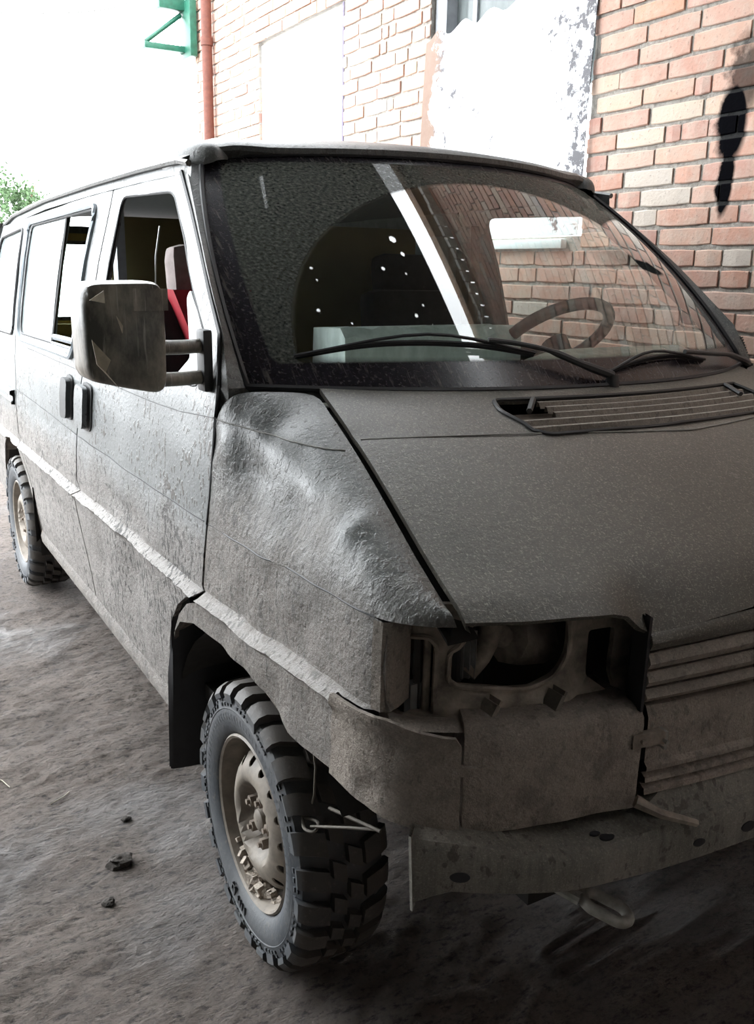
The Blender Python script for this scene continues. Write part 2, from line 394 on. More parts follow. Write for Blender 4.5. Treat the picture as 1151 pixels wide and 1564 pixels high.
def molding(s, z):
    """ridge that runs along the sills' upper edge"""
    c0 = interp(s, [-.6, -.43, -.1, .3, 1.5, 3.3], [.862, .86, .828, .812, .782, .745])
    d = z-c0; a = 1-.25*math.exp(-((s-.95)/.25)**2)
    if d > .024: r = 0.
    elif d > 0: r = .026*(1-d/.024)
    elif d > -.014: r = .026+.016*d/.014
    else: r = .010*max(.5, 1+(d+.014)/.2)
    return r*a+.0045*noise.noise(Vector((s*30, z*50, 8)))*math.exp(-((z-c0)/.03)**2)
def ridge_c(s): return interp(s, [-.6, -.43, -.1, .3, 1.5, 3.3], [.862, .86, .828, .812, .782, .745])
def ridge_pts(outline, holes=()):
    s0, s1 = min(p[0] for p in outline), max(p[0] for p in outline); out = []; x = s0+.008
    while x < s1-.004:
        for dz in (.032, .025, .012, .001, -.014, -.022):
            p = (x, ridge_c(x)+dz)
            if inside(p, outline): out.append(p)
        x += .018
    return out
def side_disp(s, z):
    d = molding(s, z)
    d += -.010*gauss(s, z, 1.27, .68, .06, .16)-.012*gauss(s, z, .85, .70, .12, .1)+.006*gauss(s, z, 1.02, .66, .07, .2)
    d += -.012*gauss(s, z, .95, .87, .2, .03)
    d += .004*noise.noise(Vector((s*5, z*5, 1)))
    if s < .25: d += .010*noise.noise(Vector((s*9, z*11, 3)))*min(1, (.25-s)*4)*(.4 if s < -.45 else 1)
    return d

van = empty('van', (0, 0, 0), label='dark mud-caked panel van with missing headlights parked beside the brick wall', category='van')

# outlines in (s, z)
A_EDGE = [(.776, 1.837), (.618, 1.733), (.477, 1.633), (.344, 1.528), (.234, 1.444), (.188, 1.333), (.178, 1.265)]
F_GAP = [(.178, 1.265), (.178, 1.203), (.19, 1.078), (.208, 1.011), (.231, .924), (.245, .849), (.232, .838), (.271, .812), (.348, .785), (.434, .735), (.497, .671), (.546, .585), (.60, .42)]
R_GAP = [(1.478, .41), (1.473, .492), (1.548, .648), (1.584, .772), (1.515, .805), (1.562, .835), (1.512, 1.007), (1.439, 1.222), (1.430, 1.42), (1.442, 1.62), (1.476, 1.842)]
ARCH = [(.598, .421), (.547, .507), (.499, .628), (.425, .690), (.308, .728), (.131, .739), (-.012, .737), (-.123, .729), (-.2, .712), (-.245, .690), (-.307, .690), (-.43, .7)]
door_out = A_EDGE+F_GAP[1:]+[(.75, .40)]+R_GAP
door_in = rounded([(.815, 1.790), (.62, 1.655), (.47, 1.53), (.335, 1.43), (.305, 1.315), (1.30, 1.30), (1.315, 1.55), (1.345, 1.805)], [.05, .02, .02, .03, .05, .05, 0, .05])
slide_out = [(s+.012, z) for s, z in R_GAP]+[(2.96, 1.80), (2.75, 1.24), (2.745, 1.1), (2.76, .80), (2.62, .70), (2.50, .52), (2.48, .40)]
slide_in = rounded([(1.68, 1.782), (1.605, 1.30), (2.64, 1.288), (2.82, 1.758)], .05)
def arc_pts(cx, r, a0, a1, n=14, cz=.333): return [(cx+r*math.cos(a0+(a1-a0)*i/n), cz+r*math.sin(a0+(a1-a0)*i/n)) for i in range(n+1)]
RW = 2.95
quarter_out = [(2.972, 1.80), (2.762, 1.24), (2.757, 1.1), (2.772, .80), (2.632, .70), (2.512, .52), (2.492, .40), (2.53, .36)]+arc_pts(RW, .43, PI*.98, .04, 16)+[(3.78, .38), (3.80, 1.0), (3.76, 1.4), (3.66, 1.78)]
quarter_in = rounded([(3.02, 1.755), (2.82, 1.27), (3.60, 1.26), (3.60, 1.72)], .05)

def skin(name, outline, holes, mat, side, th=.014, step=.022, disp=side_disp, parent=van, **k):
    mb = MB(); panel(mb, outline, SKR if side > 0 else SKL, step, th, holes, disp, ridge_pts(outline) if side > 0 else ()); o = mb.obj(name, mat, parent, **k); crust(o); return o
def crust(o, dentm=False):
    """where dried mud has caked: along the ledge, and in the wing's dent"""
    a = o.data.attributes.new('crust', 'FLOAT', 'POINT'); b_ = o.data.attributes.new('caked', 'FLOAT', 'POINT')
    va, vb = [], []
    for v_ in o.data.vertices:
        y, z = v_.co.y, v_.co.z; c0 = ridge_c(y)+.010; va.append(math.exp(-((z-c0)/.017)**2)); vb.append((gauss(y, z, -.20, 1.12, .20, .085)+.8*gauss(y, z, .05, 1.1, .12, .12)) if dentm else gauss(y, z, .45, .66, .22, .13)+.7*gauss(y, z, .38, .93, .14, .07))
    a.data.foreach_set('value', va); b_.data.foreach_set('value', vb)
def glass_on(name, outline, mat, side, off, parent, grow=.0):
    mb = MB(); panel(mb, outline, SKR if side > 0 else SKL, .12, .005, (), lambda s, z: off); return mb.obj(name, mat, parent)
def seal_on(name, outline, side, r=.008, off=.002, parent=None, mat=None):
    pts = [SK(s, z, off, side) for s, z in resample(outline, .05)]; pts.append(pts[0]); pts.append(pts[1])
    mb = MB(); mb.tube(pts, r, 6, False); return mb.obj(name, mat or M_rubber, parent)

fd = skin('front_door', door_out, [door_in], M_door, 1, label='passenger front door with its window wound down')
seal_on('window_seal', door_in, 1, .005, -.004, fd)
mb = MB(); mb.tube([SK(a-.006, b_, .002) for a, b_ in A_EDGE+F_GAP[1:4]], [.008]*5+[.007, .006, .004, .003, .002], 6); mb.obj('door_seal', M_rubber, fd)
sd = skin('sliding_door', slide_out, [slide_in], M_door, 1)
seal_on('window_frame', rounded([(1.65, 1.796), (1.585, 1.270), (2.675, 1.262), (2.88, 1.772)], .06), 1, .010, .004, sd, M_frame)
seal_on('window_seal', slide_in, 1, .005, -.001, sd)
glass_on('fixed_pane', rounded([(2.14, 1.776), (1.99, 1.297), (2.635, 1.292), (2.81, 1.754)], .02), M_glassd, 1, -.003, sd)
glass_on('sliding_pane', [(2.12, 1.776), (1.97, 1.30), (2.45, 1.295), (2.55, 1.765)], M_glassd, 1, -.012, sd)
mb = MB(); mb.tube([SK(2.125, 1.776, -.004), SK(1.975, 1.30, -.004)], .007, 6); mb.obj('pane_edge', M_black, sd)
mb = MB(); mb.tube([SK(1.56, 1.325, -.006), SK(1.96, 1.318, -.006)], .012, 6); mb.tube([SK(1.60, 1.30, 0), SK(1.96, 1.296, 0)], .006, 6); mb.obj('slide_rail', M_frame, sd)
qp = skin('rear_quarter_panel', quarter_out, [quarter_in], M_door, 1)
glass_on('quarter_window', quarter_in, M_glassd, 1, -.003, qp); seal_on('window_seal', quarter_in, 1, .007, .002, qp)
# track of the sliding door on the quarter
mb = MB(); mb.quadgrid([[SK(s, z, o) for z, o in ((1.015, .001), (1.012, .022), (.995, .024), (.985, .010), (.965, .010), (.960, .02), (.948, .018), (.945, .001))] for s in (2.79, 2.83, 3.2, 3.7)]); mb.obj('door_track', M_door, van)
def line(nm, pts, par, r=.0022):  # dark tube drawn for the shade along a body crease
    q = resample(pts, .03)[:-1]; k = max(i for i, p in enumerate(q) if (p[0]-pts[-1][0])**2+(p[1]-pts[-1][1])**2 < .04**2) if len(q) > 2 else len(q); q = q[:k+1]
    mb = MB(); mb.tube([SK(a, b_, side_disp(a, b_)) for a, b_ in q], r, 5); return mb.obj(nm, M_rubber, par)
line('swage_shade_line', [(.222, 1.014), (.53, 1.008), (.85, 1.007), (1.1, 1.008), (1.50, 1.007)], fd); line('swage_shade_line', [(1.53, 1.008), (2.0, 1.018), (2.74, 1.028)], sd)
line('belt_tone_line', [(.19, 1.262), (.42, 1.244), (.66, 1.238), (1.2, 1.236), (1.42, 1.236)], fd, .0015); line('belt_tone_line', [(1.45, 1.236), (1.8, 1.236), (2.74, 1.236)], sd, .0015)
# handles: recessed plates with black grips
def handle(s0, s1, name, par, flap):
    o_ = rounded([(s0, 1.205), (s0+.01, 1.052), (s1+.045, 1.045), (s1+.035, 1.212)], .04)
    mb = MB(); panel(mb, o_, SKR, .03, .01, (), lambda s, z: .006+.004*0); h = mb.obj(name, M_black, par, label='black recessed door handle')
    fo = rounded([(s0+flap, 1.198), (s0+flap+.01, 1.06), (s1+.03+flap, 1.055), (s1+.02+flap, 1.203)], .03)
    mb = MB(); panel(mb, fo, SKR, .03, .016, (), lambda s, z: .030); mb.obj('grip', M_door if flap > 0 else M_black, h)
handle(1.28, 1.38, 'door_handle', fd, .02); handle(1.55, 1.63, 'door_handle', sd, -.004)
# far side
fd2 = skin('front_door', [(s if s < 1 else s+.10, z) for s, z in door_out], [[(s if s < 1 else s+.06, z) for s, z in door_in]], M_cabin, -1, step=.07, label='driver front door with its window wound down')
sp2 = skin('side_panel', [(s+.112, z) for s, z in R_GAP]+[(2.7, 1.83), (3.66, 1.78), (3.76, 1.4), (3.80, 1.0), (3.78, .38)]+arc_pts(RW, .43, .04, PI*.98, 16)+[(2.49, .40)], [rounded([(1.70, 1.745), (1.80, 1.30), (3.50, 1.28), (3.45, 1.70)], .05)], M_cabin, -1, step=.09)
mb = MB(); panel(mb, rounded([(1.70, 1.745), (1.80, 1.30), (3.50, 1.28), (3.45, 1.70)], .05), SKL, .15, .005, (), lambda s, z: -.003); mb.obj('side_window', M_glassd, sp2)
# sills
for sd_ in (1, -1):
    mb = MB(); mb.quadgrid([[SK(s, z, o, sd_) for z, o in ((.42, -.004), (.40, .004), (.375, .014), (.345, .012), (.335, -.01), (.34, -.06), (.42, -.07))] for s in (.60, .66, 1.2, 1.8, 2.4, 2.50)])
    mb.obj('sill', M_sill, van)
# lower front wing
CREASE = [(.206, 1.016), (-.047, 1.018), (-.24, 1.032), (-.403, 1.038), (-.556, 1.043)]
wing_low = CREASE+[(-.572, 1.040), (-.586, 1.030), (-.588, .905), (-.598, .890), (-.545, .879), (-.467, .878)]+[(-.442, .80), (-.424, .700)]+ARCH[::-1][1:]+[(.565, .42), (.53, .52), (.478, .65), (.425, .712), (.345, .768), (.268, .795), (.228, .822), (.222, .838), (.233, .849), (.219, .924), (.197, 1.011)]
# wing: lower skin + upper shoulder in one sheet
wing = MB(); panel(wing, wing_low, SKR, .022, .012, (), side_disp, ridge_pts(wing_low))
EDGE_H = [Vector(p) for p in ((-.70, .05, 1.335), (-.722, -.10, 1.290), (-.742, -.24, 1.238), (-.765, -.38, 1.182), (-.788, -.52, 1.123), (-.808, -.663, 1.065))]
hl = catmull(EDGE_H, 6)
def wing_grid(side=1):
    # bottom curve follows the crease and then the nose; top curve: A-pillar foot, cowl end, bonnet shut line
    bot_s = [(.197, 1.013), (.08, 1.017), (-.047, 1.019), (-.15, 1.026), (-.24, 1.033), (-.33, 1.036), (-.403, 1.039), (-.48, 1.041), (-.556, 1.044), (-.60, 1.046), (-.65, 1.047), (-.70, 1.047)]
    bot = [SK(s, z, side_disp(s, z)) for s, z in bot_s]
    gap = Vector((-.014, .004, -.006))
    top = [Vector((-.885, .150, 1.300)), Vector((-.860, .125, 1.322)), Vector((-.80, .085, 1.328)), Vector((-.722, .035, 1.322))]
    for t in (.18, .34, .48, .60, .71, .81, .91, .985):
        q = hl[int(t*(len(hl)-1))]+gap; top.append(q)
    B = catmull(bot, 4); T = catmull(top, 4); rows = []
    L_ = min(len(B), len(T)); n = 16
    for i in range(L_):
        a, e = B[i], T[i]; u = i/(L_-1)
        k = Vector((a.x+.010*(1-u), a.y*.5+e.y*.5, a.z*.12+e.z*.88)) if i > 5 else Vector((a.x+.0, a.y*.6+e.y*.4, a.z*.2+e.z*.8))
        if u > .70:  # the nose: the shoulder runs forward of the shut line
            g = (u-.70)/.30; k = k.lerp(a*.45+e*.55+Vector((-.015, -.02, .02)), min(1, g*1.1))
        r = []
        for j in range(n+1):
            t = j/n; p = a*(1-t)**2+k*2*t*(1-t)+e*t*t
            w_ = math.sin(PI*min(1, t*1.0))
            d = 0.
            ds = p.y; dz = p.z
            d -= .034*gauss(ds, dz, -.17, 1.13, .17, .085)
            d += .012*math.exp(-((ds+.40+.25*(dz-1.15))/.028)**2)*math.exp(-((dz-1.17)/.09)**2)
            d -= .018*gauss(ds, dz, .02, 1.16, .07, .10)
            d += .008*noise.noise(Vector((ds*14, dz*14, 0)))*w_*(1 if ds > -.42 else .15)
            nrm = Vector((-.9, 0, .35)).normalized(); p = p+nrm*d*min(1, t*6, (1-t)*5)*w_**.3 if 0 < j < n else p
            r.append(Vector((p.x*side, p.y, p.z)))
        rows.append(r)
    return rows
wg = wing_grid(1); wing.quadgrid(wg)
lip = [r[-1] for r in wg]; wing.quadgrid([[p, p+Vector((.006, 0, -.014)), p+Vector((.010, .0, -.05))] for p in lip])
noseb = [r[0] for r in wg][int(len(wg)*.70):]; wing.quadgrid([[p, p+Vector((.008, .010, -.006)), p+Vector((.012, .035, -.008))] for p in noseb])
wo = wing.obj('front_wing', M_fend, van, label='dented front wing caked in mud'); crust(wo, True)
bl = []
for r in wg:
    for j in range(len(r)-1):
        y_ = r[j].y; zt_ = 1.262-.045*max(0, (.17-y_))
        if -.215 < y_ < .17 and (r[j].z-zt_)*(r[j+1].z-zt_) <= 0: bl.append(r[j].lerp(r[j+1], (zt_-r[j].z)/(r[j+1].z-r[j].z+1e-9))+Vector((-.0006, 0, .0006))); break
mb = MB(); mb.tube(bl, .0016, 5); mb.obj('belt_tone_line', M_pale, wo)  # pale tube drawn as the highlight on the wing's belt crease
line('swage_shade_line', [(.19, 1.014), (-.047, 1.019), (-.24, 1.033), (-.403, 1.039), (-.556, 1.044)], wo, .0018)
w2 = MB(); panel(w2, wing_low, SKL, .06, .012, (), molding); w2.quadgrid(wing_grid(-1)); w2.obj('front_wing', M_fend, van)
# headlight-side flange of the wing
mb = MB(); mb.quadgrid([[SK(s, z, o) for s, o in ((-.560, .004), (-.580, .004), (-.592, -.006), (-.596, -.03), (-.590, -.07))] for z in (1.043, 1.0, .95, .905, .885)]); mb.obj('headlight_flange', M_bump, van)
# seam covers at the bumper corner
cor = [(-.470, .880), (-.545, .884), (-.600, .886), (-.648, .874), (-.705, .866), (-.716, .845), (-.716, .688), (-.66, .684), (-.60, .690), (-.55, .700), (-.43, .699), (-.447, .80)]
mb = MB()
def cor_disp(s, z): return molding(s, min(z, .86))*.8+.006+(-.012*gauss(s, z, -.555, .735, .018, .02))+(-.008*gauss(s, z, -.62, .84, .05, .03))+.004*noise.noise(Vector((s*12, z*12, 0)))
panel(mb, cor, SKR, .022, .008, (), cor_disp)
rim = [SK(s, .868, .008) for s in (-.60, -.63, -.66, -.69, -.712)]
mb.quadgrid([[p, p+Vector((.01, .018, .008)), p+Vector((.02, .05, .0))] for p in rim])
bc = mb.obj('bumper_corner', M_bump, van, label='crumpled corner of the bumper')
mb = MB(); panel(mb, cor, SKL, .05, .008, (), None); mb.obj('bumper_corner', M_bump, van)
# flat bumper section with a top shelf, then the ribbed middle
def strip(name, s0, s1, prof, mat, n=24, par=van, **k):
    mb = MB(); mb.quadgrid([[SK(s0+(s1-s0)*i/n, z, o) for z, o in prof] for i in range(n+1)])
    return mb.obj(name, mat, par, **k)
prof = [(.868, -.15), (.872, -.10), (.877, -.05), (.876, -.022), (.870, -.006), (.855, .004), (.84, .006), (.76, .004), (.70, .002), (.678, 0.), (.672, -.01), (.672, -.06)]
bf = MB(); rows = []
for i in range(27):
    s = -.722+(-1.048+.722)*i/26; r = []
    for z, o in prof:
        zz = z+.004*noise.noise(Vector((s*9, z*9, 2)))+(.003*math.sin((s+.72)*20) if z < .70 else 0); r.append(SK(s, zz, o+.003*noise.noise(Vector((s*16, z*10, 5)))))
    rows.append(r)
bf.quadgrid(rows)
for r in (rows[0], rows[-1]):
    c_ = sum(r, Vector())/len(r)+Vector((0, .03, 0)); bf.v += [tuple(p) for p in r]; o = len(bf.v)-len(r); bf.v.append(tuple(c_)); bf.f += [(o+i, o+i+1, o+len(r)) for i in range(len(r)-1)]
bs = bf.obj('bumper_section', M_bump, van, label='plain mud-coated bumper section')
rib = [(.87, -.12), (.874, -.03), (.868, -.01), (.85, 0), (.80, 0), (.765, 0), (.758, .008), (.750, .008), (.742, -.006), (.736, .006), (.728, .008), (.720, -.006), (.714, .006), (.704, .008), (.695, -.004), (.69, -.05)]
strip('bumper_middle', -1.062, S_END+1.062-.45+.0, rib, M_bump, 40, label='ribbed middle section of the bumper')
strip('bumper_section', S_END-.45+1.048, S_END-.45+.722, prof, M_bump, 14)
def clip(s, z, wd, h, name, mat=M_alu, o=.012):
    mb = MB(); mb.quadgrid([[SK(s+wd/2-wd*i/4, zz, oo) for zz, oo in ((z+h/2, .0), (z+h/2, o), (z-h/2, o), (z-h/2, 0))] for i in range(5)]); mb.tube([SK(s+wd*.25, z, o-.004), SK(s+wd*.25, z, o+.006)], .004, 6)
    return mb.obj(name, mat, van, smooth=False)
clip(-.718, .797, .05, .016, 'bumper_clip', M_bump); clip(-1.062, .815, .075, .026, 'bumper_clip', M_supp); clip(-1.088, .812, .006, .034, 'clip_pin', M_hook, .02)

# bonnet ---------------------------------------------------------------
def hood_rear(u): a = abs(u); return Vector((.70*u, .05-.165*(1-a**2.1), 1.335-.006*(1-a*a)))
def yfr(x): return interp(abs(x), [0, .15, .3, .45, .6, .72, .82, .88], [-.80, -.797, -.785, -.765, -.738, -.705, -.66, -.615])
def hood_front(u):
    x = .808*u; a = abs(x)
    z = interp(a, [0, .27, .48, .50, .515, .535, .565, .64, .808], [1.045, 1.040, 1.018, 1.020, 1.036, 1.056, 1.064, 1.066, 1.066])
    return Vector((x, yfr(x)-.004, z))
def hood_P(a, b_):
    """a, b in metres on the bonnet: a across (-.75...75), b from the screen (0) to the nose (.72)"""
    u = a/.75; v_ = b_/.72; R_, F_ = hood_rear(u), hood_front(u)
    Fz = Vector((F_.x, F_.y, 1.062)); p = R_.lerp(Fz, v_)
    e = catmull_cache(v_); lin = EDGE_H[0].lerp(EDGE_H[-1], v_); p += Vector(((e.x-lin.x)*u*-1 if False else (lin.x-e.x)*u, 0, (e.z-lin.z)))*1.0
    p.z += .030*max(0., math.sin(PI*max(0, min(1, v_))))**.8*(1-abs(u)**3)+(F_.z-1.062)*max(0, (v_-.86)/.14)**2
    p.z += .016*math.sin(PI*v_)*0
    p.z -= .004*math.exp(-((v_-interp(abs(u), [0, 1], [.36, .30]))/.012)**2)
    if v_ > .95: p.z -= .010*((v_-.95)/.05)**2
    return p
_hl = catmull(EDGE_H, 12)
def catmull_cache(v_):
    t = max(0, min(1, v_))*(len(_hl)-1); i = int(t); return _hl[i].lerp(_hl[min(i+1, len(_hl)-1)], t-i)
hood_map = nmap(hood_P, -1)
VENT = rounded([(-.415, .148), (-.395, .085), (.455, .085), (.455, .235), (-.38, .265)], [.02, .015, .01, .01, .03])
def fr_b(): return [(-.75+1.5*i/60, .72) for i in range(61)]
hood = MB(); panel(hood, [(-.75, 0), (-.75, .72)]+fr_b()[1:-1]+[(.75, .72), (.75, 0)], hood_map, .028, .010, [VENT])
sk_ = [hood_P(-.75, .72*i/24) for i in range(25)]
hood.quadgrid([[p+Vector((0, 0, .001)), p+Vector((.001, 0, -.012)), p+Vector((.012, 0, -.02))] for p in sk_])
ho = hood.obj('bonnet', M_hood, van, label='dusty bonnet with its front edge cut away over the headlight')
mb = MB(); mb.tube([hood_P(a, .72*interp(abs(a)/.75, [0, 1], [.40, .31]))+Vector((0, -.0004, .0008)) for a in [-.74+1.48*k/50 for k in range(51)]], .0017, 5); mb.obj('bonnet_crease_glint', M_pale, ho)  # pale tube painted in as the highlight of the bonnet crease
# vent grille in the bonnet
def hm(a, b_, o=0.): return hood_map(a, b_, o)
vf = MB(); loopv = resample(VENT, .03); vf.tube([hm(a, b_, .002) for a, b_ in loopv]+[hm(*loopv[0], .002), hm(*loopv[1], .002)], .005, 6, False)
vg = vf.obj('vent_frame', M_black, van)
vt = MB(); panel(vt, VENT, hood_map, .06, .003, (), lambda a, b_: -.035); vt.obj('vent_tray', M_supp, vg)
for k in range(5):
    b0 = .105+k*.031; a0 = -.39 if k > 2 else -.29
    mb = MB(); mb.quadgrid([[hm(a, b0+.011+.0045*0+(a+.4)*-.012, -.012), hm(a, b0+(a+.4)*-.012, .000), hm(a, b0-.007+(a+.4)*-.012, -.001), hm(a, b0-.006+(a+.4)*-.012, -.014)] for a in [a0+(.44-a0)*i/16 for i in range(17)]])
    mb.obj('slat', M_bump, vg)
mb = MB(); mb.tube([hm(-.30, .095, .004), hm(-.355, .165, .006)], .007, 6); mb.obj('jet_bracket', M_black, vg)
mb = MB(); mb.tube([hm(.40, .09, .004), hm(.36, .16, .006)], .006, 6); mb.obj('jet_bracket', M_black, vg)
# gap trough between wing and bonnet
mb = MB(); mb.quadgrid([[p+Vector((-.03, 0, -.035)), p+Vector((-.02, .01, -.05)), p+Vector((.05, .02, -.055))] for p in _hl]); mb.obj('bonnet_gutter', M_dark, van)
mb = MB(); mb.quadgrid([[Vector((-q[0], q[1], q[2])) for q in (p+Vector((-.03, 0, -.035)), p+Vector((-.02, .01, -.05)), p+Vector((.05, .02, -.055)))] for p in _hl]); mb.obj('bonnet_gutter', M_dark, van)

# windscreen -----------------------------------------------------------
def Wb(u): a = abs(u); return Vector((.832*u, .146-.266*(1-a**2.2), 1.33-.005*(1-a*a)))
def Wt(u): a = abs(u); return Vector((.69*u, .786-.226*(1-a**2.2), 1.88+.018*(1-a*a)))
def WS(u, v_):
    p = Wb(u).lerp(Wt(u), v_); h = 4*v_*(1-v_)*.025; return p+Vector((u*.036*4*v_*(1-v_), -.707*h, .707*h))
NU, NV = 48, 26; me = bpy.data.meshes.new('windscreen'); vs_ = [WS(-1+2*i/NU, j/NV) for j in range(NV+1) for i in range(NU+1)]
fs_ = [(j*(NU+1)+i, j*(NU+1)+i+1, (j+1)*(NU+1)+i+1, (j+1)*(NU+1)+i) for j in range(NV) for i in range(NU)]
me.from_pydata([tuple(p) for p in vs_], [], fs_); me.shade_smooth()
uv = me.uv_layers.new(name='metres'); ue = me.uv_layers.new(name='edge')
for lp in me.loops:
    i = lp.vertex_index % (NU+1); j = lp.vertex_index//(NU+1); u_ = -1+2*i/NU; v_ = j/NV
    wx = (.832+(.69-.832)*v_)+.036*4*v_*(1-v_); x = u_*wx; y = v_*.86
    uv.data[lp.index].uv = (x, y)
    ue.data[lp.index].uv = (min(wx-abs(x)-.035-.03*(1-v_), y-.085+.02*abs(u_)**4, .86-y-.030), 0)
uv.active = True
me.materials.append(M_screen); ws = bpy.data.objects.new('windscreen', me); C.objects.link(ws); ws.parent = van; ws['label'] = 'dirty windscreen wiped clean in two arcs'
mb = MB(); ring = [WS(-1+2*i/40, 0) for i in range(41)]+[WS(1, j/20) for j in range(1, 21)]+[WS(1-2*i/40, 1) for i in range(1, 41)]+[WS(-1, 1-j/20) for j in range(1, 21)]
ring.append(ring[1]); mb.tube([p+Vector((0, -.002, .004)) for p in ring], .008, 6, False); mb.obj('screen_seal', M_rubber, ws)
# cowl panel strip at the foot of the screen
mb = MB(); mb.quadgrid([[WS(u, 0)+Vector((0, -.001, -.001)), WS(u, 0)+Vector((0, -.03, -.02)), hood_rear(u*1.0)+Vector((0, -.01, -.03))] for u in [-1+2*i/40 for i in range(41)]]); mb.obj('cowl', M_black, van)
# pillars
def pillar(side):
    mb = MB(); rows = []
    for j in range(17):
        v_ = j/16; a = WS(-1, v_)
        zz = a.z; s = interp(zz, [1.265, 1.333, 1.444, 1.528, 1.633, 1.733, 1.837], [.178, .188, .234, .344, .477, .618, .776])-.006
        e = SK(s, zz-.004, -.001) if zz < 1.845 else SK(s+.02, 1.84, -.001)
        e2 = e+Vector((.03, .015, 0)); k = a*.35+e*.65+Vector((-.012, -.022, .004))
        rows.append([Vector((p.x*side, p.y, p.z)) for p in (a+Vector((.012, .004, -.010)), a+Vector((0, -.004, .004)), a*.75+k*.25+Vector((-.002, -.006, .002)), k, e*.85+k*.15+Vector((-.003, 0, 0)), e, e2)])
    rows.insert(0, [p+Vector((.006*side, .012, -.055)) for p in rows[0]])
    mb.quadgrid(rows); return mb.obj('windscreen_pillar', M_roof, van)
pillar(1); pillar(-1)
mb = MB(); mb.tube([WS(-1.0, .21+.66*j/14)+Vector((.002, -.006, .006)) for j in range(15)], .0022, 5); mb.obj('pillar_trim', M_rail, van, label='thin pale trim strip')
# roof
def roof_z(x, y):
    a = abs(x)/.80; return 1.835+.105*(1-a**2.6)**.75*1.0 if a < 1 else 1.835
def roof_row(y):
    sh = interp(y, [.55, .8, 1.3, 2.6, 3.4, 3.75], [.01, .004, 0, -.010, -.035, -.08]); zc = interp(y, [.55, .62, .75, 1.0, 3.0, 3.75], [1.920, 1.935, 1.955, 1.968, 1.972, 1.91])
    r = []
    for i in range(33):
        t = -1+2*i/32; x = .752*math.sin(t*PI/2*.999); a = abs(x)/.752
        zs = 1.866+sh; r.append(Vector((x, y, zs+(zc-zs)*(1-a**2.4)**.62)))
    return r
rf = MB(); rows = []
def front_row(du, dz):
    r = []
    for i in range(33):
        t = -1+2*i/32; u_ = math.sin(t*PI/2*.999); p = Wt(u_); au = abs(u_); x = p.x*(1+.085*au**10)
        bul = math.exp(-((au-.90)/.10)**2)
        r.append(Vector((x, p.y+du*(1-.5*au**10)-.006*bul*(dz > 0), p.z+dz*(1-.9*au**16)+(.012*bul if dz > 0 else 0)-.012*au**16)))
    return r
rows.append(front_row(.01, -.01)); rows.append(front_row(-.012, .004)); rows.append(front_row(-.012, .018)); rows.append(front_row(.01, .030))
base = roof_row(1.02)
fr0 = front_row(.01, .030)
for g in (.35, .7):
    rows.append([fr0[i].lerp(base[i], g)+Vector((0, 0, .014*(1-abs(-1+2*i/32)**8)+.012*math.exp(-((abs(math.sin((-1+2*i/32)*PI/2))-.88)/.1)**2)*(1-g))) for i in range(33)])
for y in (1.02, 1.15, 1.4, 1.8, 2.3, 2.8, 3.2, 3.5, 3.66, 3.75): rows.append(roof_row(y))
rf.quadgrid(rows); rf.quadgrid([[p+Vector((0, 0, -.03)) for p in r] for r in rows[3:]])
ro = rf.obj('roof', M_roof, van)
mb = MB(); mb.quadgrid([[p+Vector((0, .03, -.045)) for p in r[2:-2]] for r in rows[5:]]); mb.obj('roof_lining', M_lining, van)
for sd_ in (1, -1):
    mb = MB(); gy = [(.70, 1.860), (.78, 1.872), (.9, 1.874), (1.16, 1.876), (1.74, 1.874), (2.6, 1.862), (3.4, 1.83), (3.7, 1.79)]
    mb.tube([Vector((-(.757)*sd_, y, z-.006)) for y, z in gy], .009, 6); mb.obj('roof_gutter', M_roof, van)
    mb = MB(); mb.quadgrid([[Vector((-.748*sd_, y, z-.004)), Vector((-.753*sd_, y+.0, z-.04))] for y, z in gy]); mb.obj('gutter_strip', M_door, van)
for sd_ in (1, -1):
    mb = MB(); rows = []
    for i in range(13):
        a = PI*i/12; rows.append([Vector(((-.675-.078*math.sin(b_)*math.sin(a)*1.0)*sd_ if False else (-.672-.082*math.cos(b_)*math.sin(a))*sd_, .90-.19*math.cos(a), 1.868+.066*math.sin(b_)*math.sin(a)**.7)) for b_ in [-.35+(PI+.2)*k/12 for k in range(13)]])
    mb.quadgrid(rows); mb.obj('roof_corner', M_roof, van)
# tailgate with a yellow lining
def tailP(a, b_): return Vector((a, 3.74+.06*(1.8-b_)*.3, b_))
tm = nmap(tailP, 1)
tw = rounded([(-.62, 1.30), (.62, 1.30), (.58, 1.70), (-.58, 1.70)], .06)
mb = MB(); panel(mb, rounded([(-.86, .42), (.86, .42), (.88, 1.25), (.80, 1.80), (-.80, 1.80), (-.88, 1.25)], .04), lambda a, b_, o: tailP(a, b_)+Vector((0, o, 0)), .15, .02, [tw]); tg = mb.obj('tailgate', M_door, van)
mb = MB(); panel(mb, rounded([(-.80, .5), (.80, .5), (.82, 1.25), (.74, 1.76), (-.74, 1.76), (-.82, 1.25)], .04), lambda a, b_, o: tailP(a, b_)+Vector((0, o-.035, 0)), .2, .006, [rounded([(-.64, 1.28), (.64, 1.28), (.60, 1.72), (-.60, 1.72)], .06)]); mb.obj('lining', M_yel, tg, label='ochre yellow inner lining')
mb = MB(); panel(mb, tw, lambda a, b_, o: tailP(a, b_)+Vector((0, o-.01, 0)), .3, .005); mb.obj('rear_window', M_glass, tg)
mb = MB(); mb.box((-.0, 3.64, 1.24), (1.3, .05, .05)); mb.box((0, 3.62, 1.02), (1.4, .06, .36)); mb.obj('shelf', M_yel, tg)
